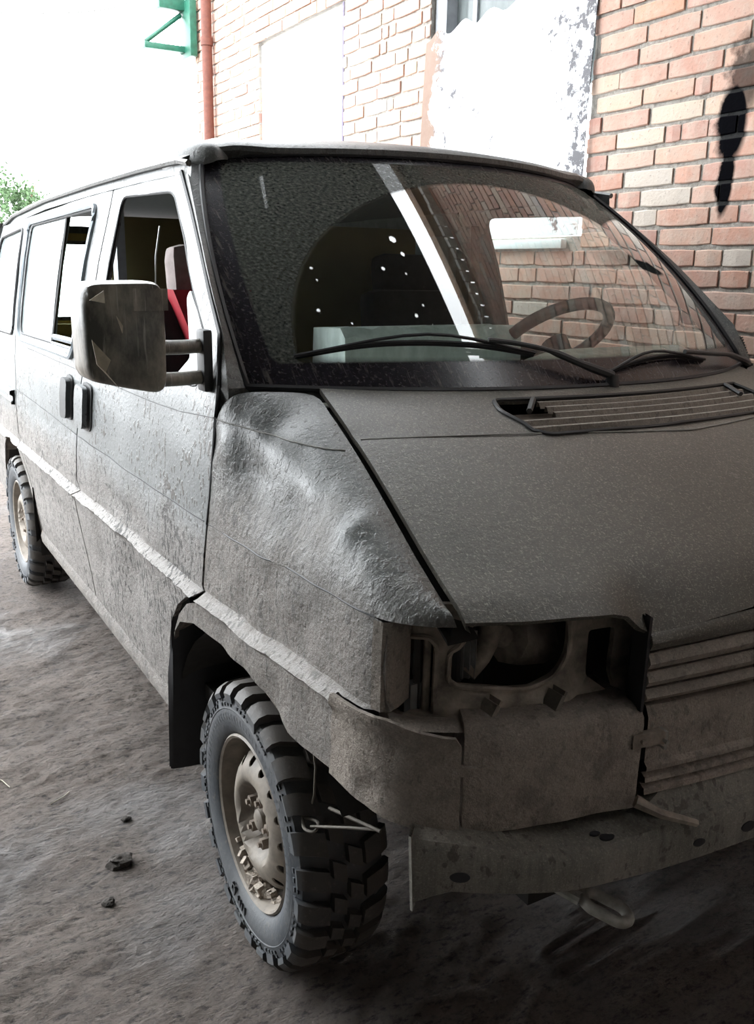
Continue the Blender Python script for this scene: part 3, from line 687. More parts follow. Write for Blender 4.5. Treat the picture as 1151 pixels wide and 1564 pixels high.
# cabin lining, floor, dashboard
mb = MB(); mb.box((0, 1.9, .44), (1.66, 3.6, .05)); mb.box((0, .10, .86), (1.5, .04, .85)); mb.obj('floor_pan', M_dark, van)
mb = MB(); mb.box((.85, 2.65, .95), (.03, 1.9, .62)); mb.obj('side_lining', M_yel, van)
mb = MB(); mb.box((-.85, 2.9, .95), (.02, 1.6, .5)); mb.obj('side_lining', M_yel, van)
mb = MB(); mb.box((.74, 1.50, 1.50), (.05, .10, .55)); mb.obj('belt_pillar', M_cabin, van)
mb = MB(); mb.box((-.72, 1.56, 1.5), (.03, .06, .56)); mb.obj('belt_pillar', M_whitebrd if False else M_frame, van)
mb = MB(); rows = []
for i in range(21):
    x = -.80+1.6*i/20; p = WS(x/.832, 0); hump = .085/(1+math.exp(-(x-.12)/.05))
    rows.append([Vector((x, p.y+.03, 1.29)), Vector((x, .22, 1.29+hump*.5)), Vector((x, .38, 1.285+hump)), Vector((x, .46, 1.25+hump)), Vector((x, .48, 1.18)), Vector((x, .42, .85))])
mb.quadgrid(rows); ds = mb.obj('dashboard', M_dash, van)
sw = MB(); c0 = Vector((.45, .60, 1.38)); ax = Vector((0, .62, .78)).normalized(); e1 = Vector((1, 0, 0)); e2 = ax.cross(e1)
if e2.z < 0: e2 = -e2
pts = [c0+(e1*math.cos(a)+e2*math.sin(a))*.195 for a in [2*PI*k/40 for k in range(42)]]; sw.tube(pts, .020, 10, False)
swo = sw.obj('steering_wheel', M_black, van)
mb = MB()
for a in (-.5, PI+.5, PI*1.5): mb.tube([c0-ax*.03, c0+(e1*math.cos(a)+e2*math.sin(a))*.18], .012, 6)
mb.tube([c0-ax*.01, c0-ax*.30], [.045, .03], 12); mb.obj('hub', M_black, swo)
mb = MB(); mb.box((-.08, 1.66, 1.11), (1.30, .03, 1.30)); mb.obj('partition', M_olive, van, bevel=.01, label='olive board partition behind the front seats')
def seat(x, y, name, bm_, hm_, h=1.40):
    s_ = empty(name, (x, y, .44), van)
    def rb(c_, d, nm, mat, rot=None):
        mb = MB(); mb.box(c_, d, rot); return mb.obj(nm, mat, s_, bevel=min(d)*.38)
    R_ = Matrix.Rotation(-.16, 3, 'X')
    rb((0, -.10, .36), (.48, .50, .16), 'seat_cushion', bm_); rb((0, .17, .73), (.44, .13, .70), 'seat_back', bm_, R_)
    rb((0, .26, 1.115), (.29, .11, .20), 'headrest', hm_, R_); rb((0, -.1, .15), (.4, .4, .28), 'seat_base', M_black)
    return s_
ps = seat(-.565, .80, 'passenger_seat', M_seat, M_head); seat(.42, 1.22, 'driver_seat', M_seat, M_seat)
mb = MB(); mb.quadgrid([[Vector((-.125-.06*max(0, (z-.90)/.18)+q*(.17+.07*max(0, (z-.90)/.18)), .055+(z-.9)*.16+.006*math.sin(q*9+z*20), z)) for z in (.60, .75, .90, .96, 1.02, 1.07, 1.085)] for q in [k/12 for k in range(13)]])
mb.quadgrid([[Vector((-.125-.06*max(0, (z-.90)/.18), .055+(z-.9)*.16+d, z)) for z in (.60, .75, .90, .96, 1.02, 1.07, 1.085)] for d in (0, .06, .14)]); mb.obj('red_cover', M_red, ps, label='red cloth over the seat back')
mb = MB(); mb.tube([(-.785, .88, 1.70), (-.80, .88, 1.62), (-.81, .87, 1.50), (-.81, .86, 1.42)], .0025, 5); mb.obj('hanging_cord', M_rail, van, label='thin white cord hanging inside the door')
mb = MB(); rows = []
for i in range(25):
    x = -.36+.64*i/24; wv = .008*math.sin(i*1.3)+.006*math.sin(i*2.9)
    rows.append([Vector((x+wv, .56+wv, 1.10)), Vector((x, .555-wv, 1.25)), Vector((x+wv*.5, .56, 1.40+wv*.7)), Vector((x, .59, 1.428+wv*.5)), Vector((x, .76+wv, 1.42)), Vector((x, .78, 1.12))])
mb.quadgrid(rows); mb.quadgrid([rows[0], [p.lerp(Vector((-.36, .66, 1.2)), .9) for p in rows[0]]])
mb.obj('plastic_sheet', M_poly, None, label='crumpled clear plastic cover over the middle seat, seen through the windscreen', category='plastic sheet')
mb = MB(); mb.box((-.05, .67, 1.05), (.56, .14, .62)); mb.box((-.05, .60, .72), (.56, .45, .2)); mb.obj('bench_seat', M_seat, van, bevel=.03)
# front wall behind the grille, wheel tubs, belly
mb = MB(); mb.box((0, .55, .62), (.7, 1.5, .26)); mb.box((0, 1.5, .36), (1.6, 1.9, .14)); mb.box((0, 2.4, .40), (1.2, 2.6, .12)); mb.box((0, -.20, .42), (1.1, .75, .10)); mb.box((0, -.12, .90), (.9, .3, .35)); mb.obj('underbody_light_block', M_dark, van)  # belly boxes added to block light and darken the ground beneath
for sd_ in (1, -1):
    for cyy, r0 in ((0, .42), (RW, .42)):
        mb = MB(); rows = []
        for i in range(15):
            a = (-.15+2.65*i/14) if cyy == 0 else (-.15+(PI+.3)*i/14); y = cyy+r0*math.cos(a)*(1.28 if cyy == 0 else 1); z = .333+min(.40, r0*math.sin(a)*1.05)
            rows.append([Vector((-x*sd_, y, z)) for x in (.895, .75, .55)])
        mb.quadgrid(rows); rr0 = [r[-1] for r in rows]; mb.quadgrid([rr0, [Vector((p.x, cyy, .36)) for p in rr0]])
        mb.obj('arch_liner', M_liner, van)
# arch lip returns
mb = MB(); mb.quadgrid([[SK(s, z, side_disp(s, z)-.001), SK(s, z+.003, -.02), SK(s, z+.01, -.045)] for s, z in ARCH]); mb.obj('arch_lip', M_bump, van)
mb = MB(); mb.quadgrid([[SK(s, z, .006), SK(s, z+.0, -.02), SK(s, z+.0, -.05)] for s, z in arc_pts(RW, .43, PI*.98, .04, 16)]); mb.obj('arch_lip', M_bump, van)
# mud flap behind the front wheel
mb = MB(); rows = []
for z in (.70, .62, .5, .35, .20): rows.append([Vector((-.925+.012*(z > .6), .50+(.7-z)*.08, z)), Vector((-.918, .485+(.7-z)*.10, z)), Vector((-.87, .475+(.7-z)*.1, z)), Vector((-.80, .47+(.7-z)*.1, z)), Vector((-.72, .47+(.7-z)*.1, z))])
mb.quadgrid(rows); mb.quadgrid([[p+Vector((0, .012, 0)) for p in r] for r in rows]); mb.obj('mud_flap', M_rubber, van, label='black rubber mud flap')
mb = MB(); rows = [[Vector((-.915+.01*j, 2.52+.02*j, z)) for j in range(4)] for z in (.6, .45, .34)]; mb.quadgrid(rows); mb.obj('jack_point', M_liner, van)
mb = MB(); mb.tube([(-.80, 2.2, .30), (-.72, 2.2, .27), (-.6, 2.2, .3)], [.025, .03, .03], 8); mb.obj('exhaust_stub', M_mudclod, van)

# grille ---------------------------------------------------------------
gr = empty('grille', (0, 0, 0), van)
zt = [1.012, .972, .938, .906, .878]
g0, g1 = -1.045, S_END-.45+1.045
for k in range(4):
    za, zb = zt[k], zt[k+1]
    mb = MB(); rows = []
    for i in range(41):
        s = g0+(g1-g0)*i/40; f = 4*(i/40)*(1-i/40); lift = .018*f*(1-k*.25)
        rows.append([SK(s, zz+lift*q, o) for zz, o, q in ((za-.002, -.03, 1), (za, .000, 1), (za-.006, .008, 1), ((za+zb)/2+.002, .012, .8), (zb+.008, .006, .6), (zb+.004, -.006, .6), (zb+.002, -.03, .6))])
    mb.quadgrid(rows)
    for r in (rows[0], rows[-1]): mb.v += [tuple(p) for p in r]; o = len(mb.v)-len(r); mb.f.append(tuple(range(o, o+len(r))))
    mb.obj('slat', M_hood if k < 1 else M_bump, gr)
strip('grille_back', -1.04, S_END-.45+1.04, [(1.03, -.035), (.95, -.04), (.87, -.035)], M_dark, 30, gr)
mb = MB(); mb.quadgrid([[SK(-1.038, z, o) for o in (-.035, -.01, .006)]+[SK(-1.044, z, .006), SK(-1.046, z, -.05)] for z in (1.04, 1.01, .95, .90, .868)]); mb.obj('end_bracket', M_rubber, gr)

# radiator support behind the empty headlight ---------------------------
def SKS(s, z, o=0.): return SK(s, z, -.075+o)
op1 = rounded([(-.505, .995), (-.655, 1.000), (-.672, .985), (-.670, .865), (-.66, .848), (-.52, .848)], .012)
big = rounded([(-.738, 1.030), (-.722, .985), (-.700, .975), (-.698, .925), (-.715, .912), (-.86, .898), (-.912, .917), (-.938, .965), (-.930, 1.030)], .02)
slot = rounded([(-.99, .985), (-.99, .90), (-1.045, .86), (-1.045, .985)], .008)
mb = MB(); panel(mb, [(-.47, 1.05), (-.58, 1.055), (-.72, 1.058), (-1.10, 1.06), (-1.10, .80), (-.60, .80), (-.50, .83)], SKS, .03, .012, [op1, big, slot], lambda s, z: .006*noise.noise(Vector((s*20, z*20, 0)))+(.02 if z < .885 else 0)-.02*(s < -.96))
su = mb.obj('radiator_support', M_supp, van, label='dusty inner front panel seen where the headlight is missing')
for (a, b_) in ((-.683, .874), (-.80, .88)):  # dark discs stand for the shade inside bolt holes
    mb = MB(); mb.tube([SKS(a, b_, .006), SKS(a, b_, .010)], .009, 10); mb.obj('bolt_hole_disc', M_dark, su)
for lp, nm in ((op1, 'opening_lip'), (big, 'opening_lip')):
    pts = [SKS(a, b_, .004) for a, b_ in resample(lp, .02)]; pts += pts[:2]; mb = MB(); mb.tube(pts, .005, 6, False); mb.obj(nm, M_supp, su)
strip('support_shelf', -.60, -1.05, [(.862, -.09), (.87, -.03), (.862, -.004)], M_supp, 12, su)
mb = MB(); mb.box(tuple(SK(-.622, .92, -.10)), (.045, .012, .15), Matrix.Rotation(.7, 3, 'Z')); mb.obj('support_strut', M_liner, su)
mb = MB(); mb.tube([SK(-.650, 1.0, -.085), SK(-.650, .86, -.08)], .007, 8); mb.obj('support_strut', M_supp, su)
mb = MB(); mb.box(tuple(SK(-.60, .88, -.085)), (.03, .02, .06)); mb.obj('lamp_bracket', M_alu, su)
# things behind the openings
mb = MB(); mb.box(tuple(SK(-.725, .95, -.16)), (.075, .05, .12), Matrix.Rotation(.5, 3, 'Z')); rb_ = mb.obj('air_box', M_black, van, bevel=.006)
mb = MB()
for k in range(6): mb.box(tuple(SK(-.695-.013*k, .945, -.128)), (.004, .012, .09), Matrix.Rotation(.5, 3, 'Z'))
mb.obj('box_rib', M_alu, rb_)
mb = MB(); mb.tube(catmull([SK(-.80, 1.06, -.16), SK(-.805, .99, -.15), SK(-.79, .94, -.15), SK(-.75, .905, -.14)], 5), .020, 10); mb.tube(catmull([SK(-.80, .99, -.15), SK(-.86, .95, -.17), SK(-.95, .93, -.2)], 5), [.02]*5+[.045]*6, 10); mb.obj('air_hose', M_supp, van)
mb = MB(); mb.tube(catmull([SK(-.52, .98, -.11), SK(-.56, .93, -.10), SK(-.62, .90, -.10), SK(-.66, .895, -.09)], 6), .005, 6); mb.obj('loose_cable', M_alu, van)
mb = MB(); panel(mb, [(-.50, 1.0), (-.62, .995), (-.56, .955), (-.50, .94)], lambda s, z, o: SK(s, z, -.09+o), .04, .004); mb.obj('torn_flap', M_rust, su)
mb = MB(); panel(mb, [(-.50, .95), (-.57, .96), (-.60, .90), (-.50, .915)], lambda s, z, o: SK(s, z, -.12+o), .04, .004); mb.obj('inner_plate', M_black, su)
for s_, z_ in ((-.895, .885), (-.772, .878)):
    p = SK(s_, z_, -.045); mb = MB(); mb.box(tuple(p), (.008, .035, .034), Matrix.Rotation(.5, 3, 'Y')); mb.obj('mounting_tab', M_wire if s_ < -.85 else M_supp, su, smooth=False)
    mb = MB(); mb.box(tuple(p+Vector((.013, .006, .003))), (.006, .032, .032), Matrix.Rotation(.5, 3, 'Y')); mb.obj('mounting_tab', M_wire if s_ < -.85 else M_supp, su, smooth=False)
mb = MB(); mb.box((0, -.50, .90), (1.30, .04, .36)); mb.box((0, -.30, .62), (1.3, .5, .05)); mb.obj('engine_bay_wall', M_dark, van)

# bumper beam ------------------------------------------------------------
def beam_z(s): return interp(-s, [.64, .70, .80, .91, 1.0, 1.12, 1.28, 1.5], [.690, .683, .662, .640, .648, .659, .665, .672])
mb = MB(); rows = []
n = 60; s0, s1 = -.640, S_END-.45+.640
for i in range(n+1):
    s = s0+(s1-s0)*i/n; sm = s if i <= n/2 else S_END-.45-s
    t_ = beam_z(sm); b0 = interp(-sm, [.64, .69, .80, .91, 1.1, 1.3, 1.5], [.560, .592, .580, .568, .570, .578, .58])
    rows.append([SK(s, t_+.012, -.10), SK(s, t_+.008, .0), SK(s, t_, .040), SK(s, t_-.010, .048), SK(s, (t_+b0)/2, .05), SK(s, b0+.008, .05), SK(s, b0, .042), SK(s, b0+.002, -.02)])
mb.quadgrid(rows); be_ = mb.obj('bumper_beam', M_beam, van, label='exposed steel bumper beam')
for s_, z_, a_ in ((-.713, .625, .012), (-1.159, .612, .010), (-1.274, .615, .013)):  # black discs on the beam face stand for shade in its holes
    mb = MB(); q = [SK(s_+math.cos(t)*a_*1.3, z_+math.sin(t)*a_*.8, .0515) for t in [2*PI*k/16 for k in range(16)]]
    o = 0; mb.v = [tuple(p) for p in q]+[tuple(p+Vector((0, .004, 0))) for p in q]; mb.f = [tuple(range(16))]+[(k, (k+1) % 16, 16+(k+1) % 16, 16+k) for k in range(16)]; mb.obj('beam_hole_disc', M_rubber, be_)
for s_, o_, a_ in ((-.962, .012, .007), (-.978, .025, .010)):  # same black discs on the beam's top, painted as shaded holes
    mb = MB(); q = [SK(s_+math.cos(t)*a_*1.4, beam_z(s_)+.008-.2*o_+.0015, o_+math.sin(t)*a_*.9) for t in [2*PI*k/16 for k in range(16)]]
    mb.v = [tuple(p) for p in q]+[tuple(p+Vector((0, 0, -.004))) for p in q]; mb.f = [tuple(range(16))]+[(k, (k+1) % 16, 16+(k+1) % 16, 16+k) for k in range(16)]; mb.obj('beam_hole_disc', M_rubber, be_)
mb = MB(); mb.quadgrid([[SK(-.640, z, o) for o in (-.06, .0, .050)]+[SK(-.644, z, .054), SK(-.646, z, .02)] for z in (.700, .62, .555)]); mb.obj('end_plate', M_beam, be_)
# step-up plate on the beam and the bent strap
mb = MB(); panel(mb, [(-1.12, .70), (-1.06, .672), (-1.10, .648), (-1.20, .64), (-1.33, .655), (-1.40, .69), (-1.40, .72)], lambda s, z, o: SK(s, z+.012, .035+o-.05*(z-.64)/.08), .04, .02); mb.obj('beam_bracket', M_beam, be_)
mb = MB(); mb.tube([SK(-1.035, .705, .02), SK(-1.07, .688, .045), SK(-1.143, .658, .055)], [.012, .009, .007], 6); mb.obj('bent_strap', M_supp, be_)
# towing eye
mb = MB(); O = Vector((-.512, -.742, .468)); d1 = Vector((.62, -.72, -.30)).normalized(); d2 = d1.cross(Vector((0, 0, 1))).normalized(); d3 = d1.cross(d2)
ringpts = []
for k in range(28):
    a = 2*PI*k/28; l = math.cos(a)*.026+(.018 if math.cos(a) > 0 else -.018); w_ = math.sin(a)*.023; ringpts.append(O+d1*l+d2*w_)
mb.tube(ringpts+ringpts[:2], .011, 10, False)
mb.tube([O-d1*.13, O-d1*.09, O-d1*.045], [.016, .014, .012], 8); mb.tube([O-d1*.13+d2*.012, O-d1*.05+d2*.018], .010, 8); mb.obj('towing_eye', M_hook, van, label='worn steel towing eye')
# strut, stay and string in the wheel arch
mb = MB(); mb.tube([SK(-.30, .69, -.02), SK(-.285, .62, -.03), SK(-.27, .55, -.03), SK(-.262, .50, -.02)], .0025, 6); mb.tube(catmull([(-.895, -.262, .50), (-.905, -.29, .492), (-.895, -.315, .497), (-.88, -.30, .505), (-.895, -.262, .50)], 4), .0035, 6); mb.tube([(-.895, -.30, .50), (-.86, -.40, .545), (-.84, -.46, .570)], .003, 6); mb.tube([(-.88, -.35, .566), (-.84, -.48, .578)], .0035, 6); mb.obj('arch_stay', M_wire, van, label='thin wire stay tying the arch liner')
mb = MB(); mb.box((-.80, -.52, .67), (.10, .08, .03)); mb.obj('torn_bracket', M_rust, van)

# wheels -----------------------------------------------------------------
def make_tyre():
    R = .333; mb = MB()
    prof = [(.085, .196), (.060, .19), (-.075, .203), (-.092, .215), (-.100, .235), (-.104, .255), (-.102, .270), (-.1035, .272), (-.102, .276), (-.099, .292), (-.094, .303), (-.080, .310), (-.04, .314), (.04, .314), (.08, .310), (.094, .303), (.104, .26), (.098, .22), (.085, .196)]
    mb.lathe_x(prof, 72)
    def blk(a0, a1, x0, x1, r0, r1, sk=0., n=2):
        rows = []
        for i in range(n+1):
            a = a0+(a1-a0)*i/n
            rows.append([(x, r*math.cos(a+k_), r*math.sin(a+k_)) for x, r, k_ in ((x0, r0, 0), (x0, r1, 0), (x1, r1, sk), (x1, r0, sk))])
        o = len(mb.v); mb.quadgrid(rows, True); mb.f.append((o+3, o+2, o+1, o)); q = o+n*4; mb.f.append((q, q+1, q+2, q+3))
    NL = 26; st = 2*PI/NL
    for k in range(NL):
        a = k*st
        lw = st*(.60 if k % 2 else .56)
        for sgn in (-1, 1):
            aa = a+(0 if sgn < 0 else st*.5)
            # shoulder lug, wraps down the sidewall
            rows = []
            for i in range(3):
                t = aa+lw*i/2
                rows.append([(sgn*x, r*math.cos(t+q), r*math.sin(t+q)) for x, r, q in ((.040, .312, .05), (.042, R, .05), (.080, R-.001, .01), (.097, R-.010, 0), (.107, R-.024, 0), (.105, R-(.046 if k % 2 else .036), 0), (.095, .296, 0), (.08, .305, 0))])
            o = len(mb.v); mb.quadgrid(rows, True); nn = 8; mb.f.append(tuple(range(o, o+nn))); mb.f.append(tuple(reversed(range(o+2*nn, o+3*nn))))
            blk(aa+st*.15, aa+st*.62, sgn*.004, sgn*.034, .312, R, .10*sgn*.5)
    for k in range(84):   # small relief blocks on the shoulder
        a = k*2*PI/84
        for x, r0, r1 in ((-.1045, .279, .286), (-.1015, .289, .295)):
            if (k*7+int(r0*1000)) % 5: 
                rows = [[(x, r*math.cos(t), r*math.sin(t)) for r in (r0, r1)] for t in (a, a+.038)]
                rows2 = [[(x+.006, p[1], p[2]) for p in r] for r in rows]
                mb.quadgrid(rows); mb.quadgrid([rows[0], rows2[0]]); mb.quadgrid([rows[1], rows2[1]]); mb.quadgrid([[r[0] for r in rows], [r[0] for r in rows2]]); mb.quadgrid([[r[1] for r in rows], [r[1] for r in rows2]])
    for k in range(60):   # fine ribs near the bead, upper half
        a = -.3+k*.075
        if a > PI+.3: break
        rows = [[(-.1045+.0, r*math.cos(t), r*math.sin(t)) for r in (.246, .262)] for t in (a, a+.02)]; mb.quadgrid(rows)
    # raised letters low on the sidewall (worn, only part legible: D I H I I)
    def bar(a, r0, r1, wd=.012, lean=0.): 
        rows = [[(-.1062, r*math.cos(t+lean*(r-r0)), r*math.sin(t+lean*(r-r0))) for r in (r0, r1)] for t in (a, a+wd)]; rows2 = [[(-.100, p[1], p[2]) for p in r] for r in rows]
        mb.quadgrid(rows); mb.quadgrid([rows[0], rows2[0]]); mb.quadgrid([rows[1], rows2[1]])
    a = -PI/2+.30
    bar(a, .228, .256, .016); bar(a+.075, .232, .252, .016); bar(a, .228, .233, .08); bar(a, .251, .256, .08)
    for q in (-.09, -.15, -.20, -.27): bar(a+q, .236, .256, .014)
    bar(a-.15, .245, .249, .06)
    return mb
def make_rim():
    dz = MB()
    # lip and barrel
    dz.lathe_x([(-.078, .207), (-.088, .209), (-.092, .204), (-.088, .198), (-.070, .194), (-.055, .186), (-.030, .180), (.0, .176), (.06, .176)], 64)
    # disc with vent holes, laid on a turned profile
    pr = [0, .060, .075, .088, .100, .120, .140, .158, .176]; px = [-.046, -.046, -.048, -.076, -.086, -.083, -.073, -.056, -.020]
    def P(a, b_):
        r = math.hypot(a, b_); return Vector((interp(r, pr, px), a, b_))
    def mp(a, b_, o): p = P(a, b_); return Vector((p.x-o, p.y, p.z))
    holes = []
    for k in range(15):
        t = 2*PI*k/15+.1; c_, s_ = math.cos(t), math.sin(t); hl_ = []
        for j in range(10):
            q = 2*PI*j/10; rr = .1455+.0135*math.cos(q); tt = .0115*math.sin(q); hl_.append((rr*c_-tt*s_, rr*s_+tt*c_))
        holes.append(hl_)
    holes.append([(.024*math.cos(2*PI*k/16), .024*math.sin(2*PI*k/16)) for k in range(16)])
    panel(dz, [(.1755*math.cos(2*PI*k/56), .1755*math.sin(2*PI*k/56)) for k in range(56)], mp, .016, .004, holes)
    return dz
tm_ = make_tyre(); rm_ = make_rim()
nutm = MB(); nutm.tube([(-.046, 0, 0), (-.072, 0, 0)], .0135, 6); nutm.tube([(-.072, 0, 0), (-.080, 0, 0)], .007, 8)
wl = empty('wheel', (-.815, 0, .333), van)
T = tm_.obj('tyre', M_tyre, wl, label='muddy off-road tyre'); R_o = rm_.obj('rim', M_rim, wl, label='dusty steel rim with round vent holes')
cap = MB(); cap.lathe_x([(-.072, .002), (-.072, .020), (-.068, .026), (-.058, .028), (-.050, .028), (-.050, .036), (-.040, .038)], 20); CP = cap.obj('hub', M_rim, wl)
nuts = []
for k in range(5):
    a = 2*PI*k/5+.5
    if k == 0: no = nutm.obj('wheel_nut', M_nut, wl)
    else: no = nuts[0].copy(); C.objects.link(no)
    no.location = (0, .054*math.cos(a), .054*math.sin(a)); no.parent = wl; nuts.append(no)
hb = MB(); hb.lathe_x([(.03, .02), (.03, .125), (.05, .130), (.07, .130)], 32); HB = hb.obj('brake_disc', M_dark, wl)
cl = MB()
for k in range(60):
    a = -PI/2+random.gauss(.15, .30); r = .172+.022*random.random(); q = Vector((-.055-.02*random.random(), r*math.cos(a), r*math.sin(a))); s_ = .009+.013*random.random()
    cl.box(tuple(q), (s_, s_*1.3, s_), Matrix.Rotation(random.random()*3, 3, 'X') @ Matrix.Rotation(random.random()*3, 3, 'Y'))
CL = cl.obj('mud_clods', M_mudclod, wl, smooth=False, kind='stuff')
wl.rotation_euler = (0, 0, -.02)
for (x, y, fl) in ((-.822, RW, 0), (.815, 0, 1), (.822, RW, 1)):
    w_ = empty('wheel', (x, y, .333), van); w_.rotation_euler = (.7, 0, PI if fl else 0)
    for o in (T, R_o, CP, HB)+tuple(nuts):
        c_ = o.copy(); C.objects.link(c_); c_.parent = w_
mb = MB(); mb.tube([(-.75, RW, .333), (.75, RW, .333)], .04, 10); mb.obj('axle', M_dark, van)
mb = MB(); mb.tube([(-.75, 0, .333), (.75, 0, .333)], .03, 8); mb.obj('axle', M_dark, van)

# wing mirror -------------------------------------------------------------
mi = empty('wing_mirror', (0, 0, 0), van)
mi['label'] = 'wing mirror wrapped in peeling packing tape'
mb = MB(); rows = []
cx, cz, hw, hh = -1.086, 1.447, .080, .112
for k, (y, g, bulge) in enumerate(((.186, .88, 0), (.190, .95, 0), (.200, .985, 0), (.235, 1., 0), (.275, 1., 0), (.285, .97, 0))):
    r = []
    for i in range(40):
        a = 2*PI*i/40; c_, s_ = math.cos(a), math.sin(a)
        x = hw*g*math.copysign(abs(c_)**.30, c_); z = hh*g*math.copysign(abs(s_)**.28, s_)
        tl = 1-.10*(z < 0)*(-x/hw)*.5
        r.append(Vector((cx+x-.03*(y-.2)+.006*noise.noise(Vector((x*40, z*30, k))), y+.02*(x/hw)*0-.03*(x/hw), cz+z*tl+(.010*(x/hw)*-1 if z < 0 else .003*(x/hw)))))
    rows.append(r)
mb.quadgrid(rows, True); n_ = 40; mb.f.append(tuple(reversed(range(n_)))); mb.f.append(tuple(range(len(mb.v)-n_, len(mb.v))))
mb.obj('housing', M_tape, mi)
for z_ in (1.418, 1.348):
    mb = MB(); mb.tube(catmull([(-1.00, .225, z_), (-.95, .235, z_-.001), (-.905, .245, z_), (-.885, .25, z_)], 3), [.0165]*10, 10); mb.obj('arm', M_black if False else M_tape, mi)
mb = MB(); mb.box((-.893, .245, 1.385), (.024, .05, .14)); mb.obj('mount', M_black, mi, bevel=.008)
for pts in (((-1.155, .19, 1.44), (-1.125, .165, 1.40), (-1.135, .17, 1.375), (-1.11, .16, 1.34), (-1.15, .18, 1.39)), ((-1.11, .160, 1.49), (-1.098, .158, 1.47), (-1.10, .158, 1.455)), ((-1.155, .19, 1.52), (-1.13, .17, 1.54), (-1.13, .165, 1.515))):
    mb = MB(); mb.v = [tuple(p) for p in pts]+[(p[0], p[1]+.002, p[2]) for p in pts]; k = len(pts); mb.f = [tuple(range(k)), tuple(reversed(range(k, 2*k)))]+[(i, (i+1) % k, k+(i+1) % k, k+i) for i in range(k)]; mb.obj('tape_shred', M_tape2, mi, smooth=False)
mb = MB(); mb.quadgrid([[Vector((x, .158+.004*math.sin(x*300), z)) for z in (1.50, 1.52, 1.545)] for x in (-1.075, -1.05, -1.03, -1.015, -1.0)]); mb.obj('tape_strip', M_tape, mi)
# pale triangular plate in the front corner of the window
mb = MB(); panel(mb, rounded([(.50, 1.535), (.345, 1.44), (.30, 1.41), (.30, 1.312), (.52, 1.31), (.41, 1.375), (.44, 1.42), (.515, 1.515)], .012), SKR, .03, .012, (), lambda s, z: -.002); mb.obj('corner_plate', M_whitebrd, fd, label='pale triangular corner plate')
mb = MB(); mb.box((.875, .40, 1.475), (.05, .06, .085)); mb.obj('mirror_stub', M_black, van, bevel=.02, label='dark stub of the missing far mirror')
mb = MB(); pts = [(.915, .20, 1.335), (.905, .205, 1.36), (.895, .21, 1.385), (.886, .215, 1.405)]; mb.tube(pts, [.012, .0115, .011, .009], 10)
for k in range(9): q = Vector(pts[0]).lerp(Vector(pts[-1]), k/9+.02); mb.tube([q, q+Vector((-.0008, .0008, .004))], .0145, 10)
mb.obj('aerial_base', M_black, van, label='ribbed rubber aerial base')

# wipers -------------------------------------------------------------------
def wpt(u, v_, o=.012): p = WS(u, v_); return p+Vector((0, -.64*o, .77*o))
def wiper(pts_arm, blade, name):
    r_ = empty(name, (0, 0, 0), van)
    mb = MB(); mb.tube(catmull([wpt(*p) for p in pts_arm], 4), [.011]*4+[.009]*4+[.006]*(4*(len(pts_arm)-3)+1) if len(pts_arm) > 3 else .008, 8); mb.obj('arm', M_black, r_)
    mb = MB(); mb.tube([wpt(*p) for p in pts_arm[:1]]+[wpt(pts_arm[0][0], pts_arm[0][1]-.03, .0)], .016, 10); mb.obj('pivot', M_black, r_)
    mb = MB(); bp = [wpt(*p) for p in blade]; mb.tube(catmull(bp, 5), .004, 6); mb.quadgrid([[p+Vector((0, -.002, .004)), p+Vector((0, .006, -.010))] for p in catmull(bp, 5)])
    L_ = len(bp); mb.tube(catmull([bp[0], bp[L_//2]+Vector((0, -.014, .018)), bp[-1]], 5), .004, 6); mb.obj('blade', M_rubber, r_)
wiper([(.015, .02, .02), (-.088, .052, .03), (-.184, .096, .035), (-.27, .125, .032), (-.358, .142, .03)], [(-.869, .108, .006), (-.69, .146, .010), (-.529, .155, .012), (-.358, .143, .012), (-.208, .115, .010)], 'wiper')
wiper([(.985, -.02, .02), (.86, .0, .03), (.70, .035, .035), (.58, .048, .035), (.40, .075, .03)], [(.03, .045, .006), (.12, .065, .010), (.225, .080, .012), (.39, .082, .012), (.55, .055, .010)], 'wiper')

# ================================================================== setting
WX = 1.27
def soot(nt):
    g = N(nt, 'ShaderNodeNewGeometry'); sep = N(nt, 'ShaderNodeSeparateXYZ'); nt.links.new(g.outputs['Position'], sep.inputs[0])
    n = noise_n(nt, g.outputs['Position'], 9, 5); nn = mth(nt, 'SUBTRACT', n, .5)
    y = mth(nt, 'SUBTRACT', mth(nt, 'ADD', sep.outputs[1], mth(nt, 'MULTIPLY', nn, .05)), .655)
    def ell(zc, a, h):
        return mth(nt, 'ADD', mth(nt, 'POWER', mth(nt, 'DIVIDE', y, a), 2.), mth(nt, 'POWER', mth(nt, 'DIVIDE', mth(nt, 'SUBTRACT', sep.outputs[2], zc), h), 2.))
    d = mth(nt, 'MINIMUM', ell(2.13, .080, .16), ell(1.935, .042, .14))
    d = mth(nt, 'ADD', d, mth(nt, 'MULTIPLY', nn, .8))
    core = ramp(nt, d, [(.55, 1.), (1.35, 0.)])
    y2 = mth(nt, 'SUBTRACT', mth(nt, 'ADD', sep.outputs[1], mth(nt, 'MULTIPLY', nn, .2)), .62)
    e2 = mth(nt, 'ADD', mth(nt, 'POWER', mth(nt, 'DIVIDE', y2, .10), 2.), mth(nt, 'POWER', mth(nt, 'DIVIDE', mth(nt, 'SUBTRACT', sep.outputs[2], 2.28), .17), 2.))
    halo = ramp(nt, mth(nt, 'ADD', e2, mth(nt, 'MULTIPLY', nn, 2.)), [(.3, .8), (1.4, 0.)])
    return mth(nt, 'MAXIMUM', core, halo)
